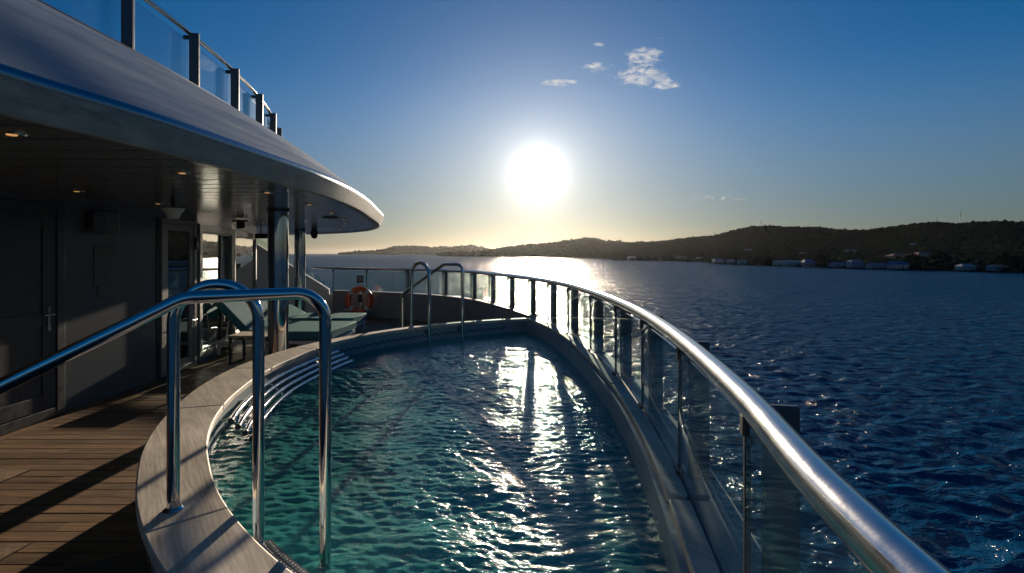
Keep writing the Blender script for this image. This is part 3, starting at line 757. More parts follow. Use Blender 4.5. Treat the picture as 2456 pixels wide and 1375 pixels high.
# glass door and two windows
def glazed(a, b, name, label, cat, z0, z1, w1, w2, pads, mull=None):
    o, d, Ls = seg(a, b); c = a + d * Ls / 2
    t = thing(name, (c[0], c[1], z0), label, cat)
    u0, u1 = pads[0], Ls - pads[1]
    MB().frame(o, d, u0, u1, z0, z1, w1, -.08, .03).build('frame', M_FRAME, t, False, .004)
    MB().frame(o, d, u0 + w1 + .006, u1 - w1 - .006, z0 + w1 + .006, z1 - w1 - .006, w2, -.05, .018).build('leaf_frame', M_FRAME, t, False, .004)
    MB().lbox(o, d, u0 + w1 + w2, u1 - w1 - w2, z0 + w1 + w2, z1 - w1 - w2, -.012, -.002).build('pane', M_WIN, t)
    MB().lbox(o, d, u0 + w1 + w2 - .004, u1 - w1 - w2 + .004, z0 + w1 + w2 - .004, z1 - w1 - w2 + .004, -.018, -.013).build('gasket', M_DARK, t)
    return t, o, d, Ls
t, o, d, Ls = glazed(P1a, P1b, 'glass_door', 'grey framed glass door reflecting hills, nearest of the glazed panels', 'door', .012, 1.925, .06, .075, (.06, .06))
MB().lbox(o, d, 0, .058, .0, 1.93, -.1, .012).build('jamb', M_BLACK, t); MB().lbox(o, d, Ls - .058, Ls, .0, 1.93, -.1, .012).build('jamb', M_BLACK, t)
hp = MB().lbox(o, d, Ls - .165, Ls - .135, .52, .70, .0185, .026).build('handle_plate', M_RAIL, t, False, .003)
hq = o + d * (Ls - .15); nq = np.array([d[1], -d[0]])
MB().tube([(*(hq + nq * .024), .63), (*(hq + nq * .07), .63), (*(hq + nq * .072 - d * .1), .63)], .009, 10).build('lever', M_RAIL, hp, True)
ic = thing('intercom', (*(o + d * (Ls - .1)), 1.6), 'small black intercom on the glass door frame', 'intercom')
MB().lbox(o, d, Ls - .125, Ls - .065, 1.55, 1.72, .0305, .06).build('body', M_BLACK, ic, False, .006)
MB().lbox(o, d, Ls - .11, Ls - .08, 1.60, 1.64, .0605, .063).build('button', M_RAIL, ic)
t2, o2, d2, L2 = glazed(P1b, P2b, 'tall_window', 'tall grey framed window reflecting the sun glitter', 'window', .06, 1.90, .10, .02, (.02, .02))
MB().lbox(o2, d2, L2 * .60, L2 * .60 + .06, .19, 1.78, -.001, .012).build('mullion', M_BLACK, t2)
t3, o3, d3, L3 = glazed(P2b, P3b, 'tall_window', 'narrow looking grey framed window next to the deckhouse end', 'window', .06, 1.90, .10, .02, (.02, .05))

# wall fittings
sp = thing('wall_speaker', (XW, 5.45, 1.72), 'grey box speaker high on the dark wall', 'speaker')
MB().box(XW + .001, XW + .05, 5.16, 5.34, 1.74, 1.90).build('bracket', M_BLACK, sp, False, .006)
MB().hexa([(XW + .052, 5.18), (XW + .16, 5.24), (XW + .16, 5.42), (XW + .052, 5.46)], 1.70, 1.93).build('body', M_WALL, sp, False, .02, 3)
pq = thing('wall_plaque', (XW, 5.3, 1.3), 'dark stepped notice plaque on the grey wall', 'plaque')
M_PLQ = paint('plaque_dark', (.055, .057, .06), .45)
MB().box(XW + .001, XW + .008, 5.27, 5.55, 1.17, 1.585).build('upper_plate', M_PLQ, pq, False, .002)
MB().box(XW + .001, XW + .007, 5.315, 5.505, 1.05, 1.168).build('lower_plate', M_PLQ, pq, False, .002)
rg = [(XW + .0095, 5.41 + .02 * math.cos(a), 1.27 + .02 * math.sin(a)) for a in np.linspace(0, 2 * math.pi, 17)[:-1]]
MB().tube(rg, .0022, 5, True).build('emblem_ring', M_WALL, pq)
MB().box(XW + .0085, XW + .0095, 5.36, 5.46, 1.205, 1.212).build('text_line', M_WALL, pq)
MB().box(XW + .0085, XW + .0095, 5.355, 5.465, 1.35, 1.357).build('text_line', M_WALL, pq)
MB().box(XW + .0085, XW + .0095, 5.355, 5.465, 1.38, 1.387).build('text_line', M_WALL, pq)

# ------------------------------------------------------------------ canopy: ceiling strips, fascia, roof
B_PTS = [(-2.1, -1.6), (-1.95, -.4), (-1.84, .9), (-1.76, 1.8), (-1.67, 2.3), (-1.62, 2.9), (-1.575, 3.6), (-1.55, 4.3), (-1.60, 5.1), (-1.73, 6.1), (-1.94, 7.3), (-2.2, 8.7), (-2.72, 10.5), (-3.55, 12.0), (-4.7, 13.1), (-6.2, 13.9), (-7.6, 14.3)]
Bc = resample(smooth_line(catmull(B_PTS, 14), 14), 240)
U_PTS = [(-3.25, -1.6), (-3.24, .5), (-3.25, 2.2), (-3.27, 3.4), (-3.30, 4.55), (-3.37, 5.62), (-3.49, 6.69), (-3.69, 7.75), (-3.96, 8.81), (-4.30, 9.84), (-4.85, 10.8), (-5.6, 11.55), (-6.5, 12.0), (-7.6, 12.3)]
Uc = resample(smooth_line(catmull(U_PTS, 14), 10), 240)
BN = -normals2(Bc)                                  # outboard
ceil_ = thing('ceiling', (-3.5, 5, Z_CEIL), 'dark glossy strip ceiling under the overhanging deck', kind='structure')
def x_edge(y): return float(np.interp(y, Bc[:, 1], Bc[:, 0])) - .03
y = -1.2; SW = .25
while y < 13.6:
    y0, y1 = y + .009, y + SW - .009
    a, b = x_edge(y0), x_edge(y1)
    if y1 < 13.9: MB().hexa([(-7.4, y0), (a, y0), (b, y1), (-7.4, y1)], Z_CEIL, Z_CEIL + .014).build('ceiling_strip', M_CEIL, ceil_)
    y += SW
V = []; Fc = []
ysr = np.arange(-1.5, 13.9, .2)
for yv in ysr: V += [(-7.5, yv, Z_CEIL + .0145 + .004), (x_edge(yv) + .01, yv, Z_CEIL + .0145 + .004)]
for i in range(len(ysr) - 1): Fc.append((2 * i, 2 * i + 2, 2 * i + 3, 2 * i + 1))
mesh_obj('backing', V, Fc, M_CEILGAP, ceil_)
can = thing('overhanging_roof', (-2.5, 5, Z_CEIL), 'sweeping grey overhanging roof with rounded fascia above the walkway', 'roof')
def row3(P, off, z): return np.c_[P + BN * off, np.full(len(P), z)]
secs = [row3(Bc, -.10, 1.996), row3(Bc, -.002, 1.978), row3(Bc, .004, 1.980), row3(Bc, .062, 2.078), row3(Bc, .068, 2.092)]
V, Fc = loft(secs); o = mesh_obj('fascia', V, Fc, M_FASCIA, can, True); auto_smooth(o, 30)
edge = [row3(Bc, .068, 2.092), row3(Bc, .071, 2.108), row3(Bc, .066, 2.124), row3(Bc, .052, 2.136)]
M_EDGE = steel('edge_gloss', (.20, .25, .30), .2)
V, Fc = loft(edge); mesh_obj('rounded_edge', V, Fc, M_EDGE, can, True)
BULGE = .10
sl = []
top0 = row3(Bc, .052, 2.136); Ul = np.c_[Uc, np.full(len(Uc), 3.20)]
for s_ in np.linspace(0, 1, 14):
    p = top0 * (1 - s_) + Ul * s_; p[:, 2] += BULGE * math.sin(math.pi * s_); sl.append(p)
V, Fc = loft(sl[:9]); mesh_obj('roof_skin', V, Fc, M_ROOF, can, True)
up = [p.copy() for p in sl[8:]]
for p in up: p[:, 2] += .004
UNn = -normals2(Uc)
up += [np.c_[Uc - UNn * .03, np.full(len(Uc), 3.215)], np.c_[Uc - UNn * .6, np.full(len(Uc), 3.19)]]
V, Fc = loft(up); mesh_obj('roof_skin', V, Fc, M_ROOF, can, True)
MB().tube([tuple(v + np.array([0, 0, .003])) for v in sl[8][::2]], .006, 6).build('seam', M_DARK, can, True)
# butt joints of the fascia and roof plates, a dark sealant line each
for jj in [int(np.argmin(np.abs(Bc[:, 1] - v_))) for v_ in (4.85, 7.6, 10.4)]:
    sl_ = slice(jj, jj + 2); pj = []
    for off, z in ((.006, 1.981), (.063, 2.077), (.070, 2.092), (.073, 2.108), (.068, 2.125), (.054, 2.138)):
        b0_ = Bc[jj] + BN[jj] * (off + .0012); t_ = np.array([-BN[jj][1], BN[jj][0]]) * .0035
        pj.append(((b0_[0] - t_[0], b0_[1] - t_[1], z), (b0_[0] + t_[0], b0_[1] + t_[1], z)))
    for p in sl[:9]:
        q_ = p[jj]; t_ = np.array([-BN[jj][1], BN[jj][0]]) * .0035
        pj.append(((q_[0] - t_[0], q_[1] - t_[1], q_[2] + .003), (q_[0] + t_[0], q_[1] + t_[1], q_[2] + .003)))
    Vj = [v for pr in pj for v in pr]; mesh_obj('joint_line', Vj, [(2 * i, 2 * i + 1, 2 * i + 3, 2 * i + 2) for i in range(len(pj) - 1)], M_DARK, can)
# ------------------------------------------------------------------ upper glass railing
ur = thing('upper_railing', (-3.5, 6, 3.1), 'glass railing of the deck above with dark posts', 'railing')
UP = [(-3.30, 1.35), (-3.33, 2.42), (-3.35, 3.48), (-3.38, 4.55), (-3.45, 5.62), (-3.58, 6.69), (-3.78, 7.75), (-4.06, 8.81), (-4.42, 9.84), (-5.0, 10.75)]
Ucv = resample(smooth_line(catmull(UP, 12), 6), 160)
MB().tube([(p[0], p[1], 3.86) for p in Ucv], .026, 14).build('handrail', M_POL, ur, True)
for i, p in enumerate(UP):
    j = int(np.argmin(np.hypot(Ucv[:, 0] - p[0], Ucv[:, 1] - p[1]))); o = -normals2(Ucv)[j]; tv = np.array([-o[1], o[0]]); q0 = np.array(p)
    q = [q0 + o * .0 - tv * .014, q0 + o * .10 - tv * .016, q0 + o * .10 + tv * .016, q0 + o * .0 + tv * .014]
    MB().hexa([tuple(v) for v in q], 2.9, 3.855).build('post', M_POST, ur, False, .004)
    q = [q0 - o * .06 - tv * .012, q0 - o * .002 - tv * .012, q0 - o * .002 + tv * .012, q0 - o * .06 + tv * .012]
    MB().hexa([tuple(v) for v in q], 3.79, 3.83).build('rail_bracket', M_BLACK, ur)
for a, b in zip(UP[:-1], UP[1:]):
    a, b = np.array(a), np.array(b); d = (b - a); Ls = np.linalg.norm(d); d /= Ls; n = np.array([d[1], -d[0]])
    MB().lbox(a - n * .05, d, .01, Ls - .01, 2.95, 3.80, 0, .012).build('glass_panel', M_GLASSU, ur)

# ------------------------------------------------------------------ columns
def column(x, y, r, label):
    t = thing('steel_column', (x, y, 0), label, 'column', 'polished columns under the overhang')
    MB().lathe((x, y, 0), [(r, .012), (r, Z_CEIL - .003)], 48).build('shaft', M_POL, t, True)
    MB().lathe((x, y, 0), [(r + .012, Z_CEIL - .022), (r + .012, Z_CEIL - .002)], 40).build('top_collar', M_BLACK, t, True)
    MB().lathe((x, y, 0), [(r + .02, .006), (r + .02, .02), (r + .004, .03)], 40).build('base_collar', M_POL, t, True)
column(-2.67, 6.0, .110, 'thick polished column beside the teal lounger, nearer of two')
column(-4.38, 10.85, .108, 'slimmer looking polished column farther along the overhang')

# ------------------------------------------------------------------ loungers and table
def lounger(x0, x1, hinge, top, y0, y1, z, label):
    t = thing('sun_lounger', ((x0 + x1) / 2, (y0 + y1) / 2, 0), label, 'sun lounger', 'teal sun loungers')
    mt = MB().box(hinge + .01, x1, y0, y1, z - .125, z).build('mattress', M_CUSH, t, True, .022, 3)
    MB().tube(fillet([(hinge + .03, y0 + .006, z - .012), (x1 - .008, y0 + .006, z - .012), (x1 - .008, y1 - .006, z - .012), (hinge + .03, y1 - .006, z - .012)], .03, 4), .006, 6).build('piping', M_CUSHP, mt, True)
    u_ = Vector((top[0] - hinge, 0, top[1] - z)); Lb = u_.length; u_.normalize(); n_ = Vector((u_.z, 0, -u_.x)) 
    if n_.z < 0: n_ = -n_
    V = []
    for yy_ in (y0, y1):
        for a, b in ((0, 0), (Lb, 0), (Lb, -.115), (0, -.115)):
            q = Vector((hinge, yy_, z)) + u_ * a + n_ * b; V.append(tuple(q))
    MB().add(V, [(0, 1, 2, 3), (7, 6, 5, 4), (0, 4, 5, 1), (1, 5, 6, 2), (2, 6, 7, 3), (3, 7, 4, 0)]).build('backrest', M_CUSH, t, True, .022, 3)
    fr = MB(); zf = z - .19
    fr.box(x0, x1 - .02, y0 + .01, y0 + .05, zf, zf + .05); fr.box(x0, x1 - .02, y1 - .05, y1 - .01, zf, zf + .05)
    fr.box(x0, x0 + .04, y0 + .052, y1 - .052, zf, zf + .049); fr.box(x1 - .06, x1 - .02, y0 + .052, y1 - .052, zf, zf + .049)
    fr.build('frame', M_WHITE, t, False, .004)
    for i in range(6):
        xx = hinge + .1 + (x1 - .16 - hinge - .1) * i / 5
        MB().box(xx, xx + .07, y0 + .052, y1 - .052, zf + .03, zf + .0495).build('slat', M_WHITE, t)
    for yy_ in (y0 + .012, y1 - .048):
        for xx in (x0 + .002, x1 - .058): MB().box(xx, xx + .036, yy_, yy_ + .036, .006, zf - .001).build('leg', M_WHITE, t, False, .003)
    for yy_ in (y0 + .07, y1 - .09):
        a = Vector((hinge, yy_, z)) + u_ * Lb * .6 - n_ * .12
        MB().tube([a, (a.x - .05, yy_, zf + .03)], .012, 8).build('back_strut', M_WHITE, t)
lounger(-4.36, -2.66, -3.86, (-4.30, .80), 7.75, 9.0, .345, 'teal cushioned sun lounger with raised back beside the thick column')
lounger(-4.62, -2.83, -4.0, (-4.5, .62), 9.36, 10.25, .345, 'teal cushioned sun lounger farther away, near the life ring')
tb = thing('side_table', (-3.55, 7.25, 0), 'small low side table with wooden top beside the lounger', 'table')
MB().box(-3.80, -3.30, 7.02, 7.42, .375, .40).build('table_top', M_COPE, tb, False, .004)
for xx in (-3.79, -3.34):
    MB().box(xx, xx + .03, 7.03, 7.055, .03, .374).build('leg', M_BLACK, tb); MB().box(xx, xx + .03, 7.385, 7.41, .03, .374).build('leg', M_BLACK, tb)
    MB().box(xx, xx + .03, 7.03, 7.41, .007, .0295).build('runner', M_BLACK, tb)

# ------------------------------------------------------------------ life ring on its stand
lr = thing('life_ring', (-3.52, 12.18, .41), 'orange life ring with white bands hanging on the far bulwark', 'life ring')
cx, cyy, cz = -3.52, 12.12, .415; RR, rt = .262, .062
ringp = [(cx + RR * math.cos(a), cyy, cz + RR * math.sin(a)) for a in np.linspace(0, 2 * math.pi, 49)[:-1]]
MB().tube(ringp, rt, 16, True).build('ring', M_ORANGE, lr, True)
for a0 in (45, 135, 225, 315):
    pp = [(cx + RR * math.cos(R(a)), cyy, cz + RR * math.sin(R(a))) for a in np.linspace(a0 - 8.5, a0 + 8.5, 7)]
    MB().tube(pp, rt + .003, 16).build('band', M_BAND, lr, True)
rope = []
for i in range(64):
    a = 2 * math.pi * i / 64; q = abs(math.sin(2 * (a - R(45)))) ; rr = RR + rt * .2 + .05 * (1 - q) * 0 - .045 * q
    rope.append((cx + rr * math.cos(a), cyy - rt - .008 + .02 * q, cz + rr * math.sin(a)))
MB().tube(rope, .006, 6, True).build('rope', M_BAND, lr, True)
st = thing('life_ring_stand', (-3.52, 12.22, 0), 'dark post with small round light sign behind the life ring', 'sign')
MB().box(-3.545, -3.495, 12.21, 12.245, .008, .98).build('post', M_RAIL, st, False, .004)
sg = MB().box(-3.60, -3.455, 12.165, 12.208, .82, .985).build('sign_box', M_BLACK, st, False, .008)
rr_ = [(-3.5275 + .036 * math.cos(a), 12.162, .905 + .036 * math.sin(a)) for a in np.linspace(0, 2 * math.pi, 21)[:-1]]
MB().tube(rr_, .011, 8, True).build('sign_ring', M_BAND, sg, True)
MB().box(-3.575, -3.475, 12.15, 12.206, .36, .55).build('clamp_box', M_BLACK, st, False, .01)
ty = thing('white_tray', (-3.6, 12.2, .2), 'white tray under the life ring', 'tray')
MB().box(-3.92, -3.3, 12.20, 12.36, .165, .20).build('tray', M_BAND, ty, False, .01)

# ------------------------------------------------------------------ ceiling fittings
LAMPS = [((-2.09, 2.195), 'nearest at upper left'), ((-2.04, 3.25), 'second from the left in the outer row'), ((-3.48, 4.2), 'above the panelled door side'), ((-3.54, 5.25), 'near the hanging dome'),
         ((-2.0, 4.29), 'just left of the thick column'), ((-2.06, 5.34), 'just right of the thick column'), ((-2.21, 6.43), 'left of the round ceiling grille'), ((-2.44, 7.6), 'right of the round ceiling grille'),
         ((-3.65, 6.3), 'above the glass door'), ((-3.86, 7.4), 'above the tall window'), ((-2.78, 8.75), 'second past the round ceiling grille'), ((-3.05, 9.55), 'third past the round ceiling grille'), ((-3.5, 10.7), 'farthest along the outer row'), ((-4.02, 8.5), 'beside the hanging exit box')]
for (x, y), w in LAMPS:
    t = thing('ceiling_light', (x, y, Z_CEIL), 'small round warm downlight in the ceiling, ' + w, 'ceiling light', 'downlights in the strip ceiling')
    MB().lathe((x, y, Z_CEIL), [(.021, .004), (.021, -.004), (.046, -.008), (.052, -.001), (.052, .003)], 24).build('trim_ring', M_LAMPRING, t, True)
    MB().lathe((x, y, Z_CEIL), [(.002, -.0072), (.018, -.0075), (.02, .002)], 20).build('bulb', M_LAMP, t, True)
gr = thing('ceiling_grille', (-2.5, 7.24, Z_CEIL), 'larger round grille in the ceiling near its curved end', 'grille')
for i, rr in enumerate((.105, .08, .055, .03)):
    MB().lathe((-2.5, 7.24, Z_CEIL), [(rr, .002), (rr, -.012), (rr - .014, -.014), (rr - .014, .002)], 28).build('ring', M_BLACK, gr, True)
dm = thing('hanging_dome', (-2.92, 5.1, 1.8), 'pale flared dome hanging on a short rod from the ceiling', 'dome')
def hang_dome(x, y):
    MB().tube([(x, y, Z_CEIL - .002), (x, y, 1.975 - .07)], .016, 12).build('rod', M_BLACK, dm, True)
    MB().lathe((x, y, 1.86), [(.04, -.055), (.05, -.045), (.058, -.01), (.09, .028), (.092, .034), (.05, .04), (.018, .045)], 28).build('shade', M_WHITE, dm, True)
hang_dome(-2.98, 4.62)
ROOTLOC[dm.name]
ex = thing('exit_sign', (-4.02, 7.6, 1.9), 'dark box sign hanging below the ceiling by the tall window', 'sign')
MB().box(-4.02, -3.80, 7.55, 7.60, 1.955, 1.985).build('mounting_bar', M_BLACK, ex, False, .004)
MB().box(-3.965, -3.855, 7.555, 7.595, 1.86, 1.954).build('sign_box', M_BLACK, ex, False, .006)
cm = thing('security_camera', (-4.0, 10.6, 1.95), 'dark ball shaped security camera hanging under the ceiling edge', 'camera')
MB().lathe((-3.95, 10.5, 0), [(.05, Z_CEIL - .002), (.05, 1.96), (.06, 1.955), (.075, 1.93), (.078, 1.90), (.078, 1.885)][::-1], 24).build('housing', M_BLACK, cm, True)
MB().lathe((-3.95, 10.5, 1.86), [(.004, -.068), (.03, -.062), (.055, -.04), (.068, -.005), (.072, .022)], 24).build('dome', paint('smoked_dome', (.01, .01, .012), .05, 0, 0, 2, 0), cm, True)
fl = thing('flood_light', (-5.0, 10.6, 1.8), 'small dark floodlight at the deckhouse end', 'lamp')
MB().hexa([(-5.15, 10.5), (-4.92, 10.5), (-4.86, 10.62), (-5.15, 10.66)], 1.80, 1.90).build('head', M_BLACK, fl, False, .015)
MB().tube([(-5.05, 10.58, 1.9), (-5.05, 10.58, Z_CEIL - .002)], .014, 8).build('bracket', M_BLACK, fl)

# ------------------------------------------------------------------ land
def pix_dir(x): return (x - 1228) / F
def hill(name, label, xs, shore, ridge, dist, depth_back, seed, nz_amp, nx=260, nt=60):
    """terrain strip: shore(y px) gives the waterline distance, ridge(y px) the crest height at distance dist"""
    px = np.linspace(xs[0], xs[-1], nx)
    sh = np.interp(px, *zip(*shore)); rd = np.interp(px, *zip(*ridge)); dd = np.interp(px, *zip(*dist))
    D0 = (EYE - Z_SEA) * F / np.maximum(sh - 608, 1.0)
    H = EYE + (608 - rd) / F * dd - Z_SEA
    T = np.concatenate([np.linspace(-.03, 1.0, nt), np.linspace(1.05, 1.6, 12)])
    V = np.zeros((len(T), nx, 3)); 
    for i, t in enumerate(T):
        D = D0 + (dd - D0) * t
        X = pix_dir(px) * D; Y = D
        s = np.clip(t, 0, 1); prof = .05 * min(s * 12, 1) + .95 * (.22 * s + .78 * s ** 2.7) if t > 0 else -.05
        if t > 1: prof = 1.0 - (t - 1) * 1.5
        n = fbm(X / (dd.mean() * .10) + 40, Y / (dd.mean() * .10) + 40, seed, 5) - .5
        Z = Z_SEA + H * prof + n * nz_amp * H.max() * (np.sin(np.pi * min(max(s, .0), 1) ** 1.6)) * (1 if t > .06 else 0)
        V[i] = np.stack([X, Y, Z], 1)
    idx = np.arange(len(T) * nx).reshape(len(T), nx)
    Fq = np.stack([idx[:-1, :-1], idx[:-1, 1:], idx[1:, 1:], idx[1:, :-1]], 2).reshape(-1, 4)
    o = grid_obj(name, V.reshape(-1, 3), Fq, M_LAND); tag(o, label, kind='structure'); return o, V, T
ext = lambda L: [(x, y) for x, y in L]
hA, VA, TA = hill('hill', 'dark wooded hills along the right shore', (1470, 3000),
     ext([(1470, 625.5), (1560, 627), (1690, 628.5), (1705, 633), (1800, 637), (1930, 641), (2100, 647), (2300, 651), (2456, 656), (3000, 668)]),
     ext([(1470, 592), (1530, 585), (1600, 579), (1660, 571), (1720, 566), (1760, 554), (1800, 546), (1860, 545), (1920, 549), (1960, 548), (2030, 556), (2080, 556), (2140, 547), (2220, 538), (2260, 537), (2290, 541), (2340, 538), (2400, 535), (2456, 537), (2700, 530), (3000, 540)]),
     ext([(1470, 2300), (1700, 1700), (1900, 1400), (2200, 1150), (2456, 1000), (3000, 800)]), 0, 3, .16, 420, 80)
hB, VB, TB = hill('hill', 'middle ridge fading in the sun haze', (1140, 1760),
     ext([(1140, 616), (1260, 616.5), (1400, 620), (1500, 624), (1760, 628)]),
     ext([(1140, 612), (1190, 601), (1250, 590), (1310, 586), (1350, 580), (1400, 573), (1425, 573), (1450, 579), (1500, 583), (1560, 583), (1600, 580), (1700, 580), (1760, 590)]),
     ext([(1140, 3000), (1760, 3000)]), 0, 5, .12, 300, 60)
hC, VC, TC = hill('hill', 'far low headland left of the sun', (812, 1330),
     ext([(812, 610.6), (1000, 611.5), (1100, 613.5), (1200, 614.5), (1330, 615)]),
     ext([(812, 609), (860, 604), (900, 602), (940, 594), (960, 590), (1000, 590), (1030, 594), (1080, 593), (1130, 589), (1150, 594), (1180, 600), (1215, 594), (1250, 596), (1330, 604)]),
     ext([(812, 6200), (1330, 5600)]), 0, 9, .10, 260, 40)
hD, VD, TD = hill('hill', 'low dark headland just above the water below the sun', (1052, 1330),
     ext([(1052, 615), (1150, 616.5), (1260, 617.2), (1330, 618)]),
     ext([(1052, 614), (1080, 609), (1120, 606.5), (1150, 609), (1165, 603), (1178, 600), (1200, 606), (1215, 604), (1240, 598), (1270, 594), (1300, 597), (1330, 604)]),
     ext([(1052, 2900), (1330, 2700)]), 0, 13, .10, 160, 30)
# trees over the near hills, one mass of wood
def forest(name, label, Vg, T, n, size, seed, tmax=1.03):
    r = np.random.default_rng(seed); nt_, nx_, _ = Vg.shape
    tm = int(np.searchsorted(T, tmax))
    base = np.array([(0, 0, 1), (.89, 0, .45), (.28, .85, .45), (-.72, .53, .45), (-.72, -.53, .45), (.28, -.85, .45), (.72, .53, -.45), (-.28, .85, -.45), (-.89, 0, -.45), (-.28, -.85, -.45), (.72, -.53, -.45), (0, 0, -1)])
    bf = np.array([(0, 1, 2), (0, 2, 3), (0, 3, 4), (0, 4, 5), (0, 5, 1), (1, 6, 2), (2, 7, 3), (3, 8, 4), (4, 9, 5), (5, 10, 1), (6, 7, 2), (7, 8, 3), (8, 9, 4), (9, 10, 5), (10, 6, 1)])
    a = r.random(n) ** .8 * (tm - 5) + 3; b = r.random(n) * (nx_ - 2)
    lowp = r.random(n) < .16; a[lowp] = 4 + r.random(lowp.sum()) * 9
    rid = r.random(n) < .16; a[rid] = tm - 1 - r.random(rid.sum()) * 4
    i = a.astype(int); j = b.astype(int); fa = (a - i)[:, None]; fb = (b - j)[:, None]
    P = (Vg[i, j] * (1 - fa) + Vg[i + 1, j] * fa) * (1 - fb) + (Vg[i, j + 1] * (1 - fa) + Vg[i + 1, j + 1] * fa) * fb
    s = size * (.5 + 1.0 * r.random(n) ** 2); h = s * (.45 + .6 * r.random(n))
    jit = 1 + .35 * (r.random((n, 12, 1)) - .5) * 2
    W = base[None] * jit * np.stack([s, s, h], 1)[:, None] + P[:, None] + np.stack([0 * s, 0 * s, h * .45], 1)[:, None]
    Fc = (bf[None] + (np.arange(n) * 12)[:, None, None]).reshape(-1, 3)
    me = bpy.data.meshes.new(name); me.vertices.add(n * 12); me.vertices.foreach_set('co', W.ravel())
    me.loops.add(Fc.size); me.loops.foreach_set('vertex_index', Fc.ravel().astype(np.int32)); me.polygons.add(len(Fc)); me.polygons.foreach_set('loop_start', np.arange(0, Fc.size, 3, dtype=np.int32))
    me.polygons.foreach_set('use_smooth', np.ones(len(Fc), dtype=bool)); me.materials.append(M_TREE); me.update(calc_edges=True)
    o = bpy.data.objects.new(name, me); COL.objects.link(o); tag(o, label, 'forest', kind='stuff')
forest('forest', 'dense dark woods covering the right hills', VA, TA, 42000, 3.6, 41)
forest('forest', 'hazy woods on the middle ridge', VB, TB, 9000, 7.0, 43)
forest('forest', 'woods on the low headland below the sun', VD, TD, 2500, 8.0, 47)
forest('forest', 'faint woods on the far headland', VC, TC, 4000, 11.0, 44)

# ------------------------------------------------------------------ houses, towers, palms on the shore
def land_z(x, D):
    """height of the near hill terrain at picture column x, distance D"""
    j = int(np.clip((x - 1470) / (3000 - 1470) * (VA.shape[1] - 1), 0, VA.shape[1] - 1)); return float(np.interp(D, VA[:, j, 1], VA[:, j, 2]))
def shore_D(x): 
    s = np.interp(x, [1470, 1560, 1690, 1705, 1800, 1930, 2100, 2300, 2456, 3000], [625.5, 627, 628.5, 633, 637, 641, 647, 651, 656, 668]); return (EYE - Z_SEA) * F / (s - 608)
WALLM = {k: paint('house_wall_' + k, c, .8, 0, .1, .6) for k, c in dict(white=(.34, .34, .34), cream=(.30, .27, .22), blue=(.11, .21, .26), teal=(.10, .30, .30), pink=(.40, .24, .20)).items()}
ROOFM = {k: paint('house_roof_' + k, c, .6, 0, .12, .6) for k, c in dict(blue=(.03, .10, .26), grey=(.22, .23, .24), red=(.24, .08, .05), pale=(.24, .28, .31), green=(.05, .13, .10)).items()}
M_HWIN = paint('house_window', (.03, .035, .04), .2)
def house(x, D, w, dp, h, roof, wcol, rcol, label, stilts=0, hip=False, storeys=1):
    X = pix_dir(x) * D; z = max(land_z(x, D), Z_SEA + .6) + stilts
    t = thing('shore_house', (X, D, z), label, 'house', 'houses on the far shore')
    y0, y1 = D - dp / 2, D + dp / 2
    MB().box(X - w / 2, X + w / 2, y0, y1, z - (2.2 if not stilts else 0), z + h).build('wall', WALLM[wcol], t)
    e = .5; zr = z + h; ins = w * .22 if hip else 0
    V = [(X - w / 2 - e, y0 - e, zr), (X + w / 2 + e, y0 - e, zr), (X + w / 2 + e, y1 + e, zr), (X - w / 2 - e, y1 + e, zr), (X - w / 2 - e + ins, D, zr + roof), (X + w / 2 + e - ins, D, zr + roof)]
    MB().add(V, [(0, 1, 5, 4), (2, 3, 4, 5), (1, 2, 5), (3, 0, 4), (3, 2, 1, 0)]).build('roof', ROOFM[rcol], t)
    for s_ in range(storeys):
        n = max(2, int(w / 3.2)); zz = z + .8 + s_ * (h / storeys)
        for k in range(n):
            xx = X - w / 2 + w * (k + .5) / n
            if s_ == 0 and k == n // 2: MB().box(xx - .5, xx + .5, y0 - .06, y0 - .005, z, z + 2.1).build('door', M_HWIN, t)
            else: MB().box(xx - .6, xx + .6, y0 - .06, y0 - .005, zz, zz + 1.2).build('window', M_HWIN, t)
    if stilts:
        for sx in (-.45, 0, .45):
            for yy_ in (y0 + .5, y1 - .5): MB().box(X + w * sx - .15, X + w * sx + .15, yy_ - .15, yy_ + .15, Z_SEA - 1, z).build('stilt', M_BLACK, t)
S = shore_D
house(1722, S(1722) - 6, 13, 10, 3.2, 2.4, 'white', 'blue', 'pale stilt house at the tip of the pier point', 1.8, True)
house(1752, S(1752) - 2, 9, 8, 3.0, 2.0, 'blue', 'grey', 'small grey roofed house next to the pier point', 1.4)
house(1780, S(1780) + 2, 10, 8, 3.4, 2.2, 'teal', 'green', 'green roofed house right of the pier point', 1.0)
house(1868, S(1868) + 5, 11, 8, 3.2, 2.2, 'teal', 'grey', 'teal walled waterfront house left of the pale long roof', .8)
house(1898, S(1898) + 4, 15, 9, 3.4, 2.6, 'teal', 'pale', 'long pale roofed waterfront house', .8)
house(1938, S(1938) + 4, 11, 8, 4.0, 3.4, 'blue', 'blue', 'dark steep roofed house right of the long pale roof', .8, True)
house(2008, S(2008) + 4, 12, 8, 2.8, 1.8, 'blue', 'blue', 'low blue roofed house beside the two storey blue one', .8)
house(2050, S(2050) + 6, 11, 9, 6.0, 1.6, 'blue', 'blue', 'two storey blue house on the waterfront', .6, True, 2)
house(2104, S(2104) + 4, 17, 8, 2.8, 1.8, 'blue', 'blue', 'long low blue roofed waterfront shed', .6)
house(2152, S(2152) + 8, 14, 10, 3.6, 3.0, 'white', 'blue', 'white house with large bright blue roof', .6)
house(2318, S(2318) + 6, 13, 8, 3.2, 2.2, 'teal', 'pale', 'pale roofed teal house among the palms', .4, True)
house(2392, S(2392) + 8, 11, 8, 3.0, 2.0, 'blue', 'grey', 'grey roofed house near the right end of the shore', .4)
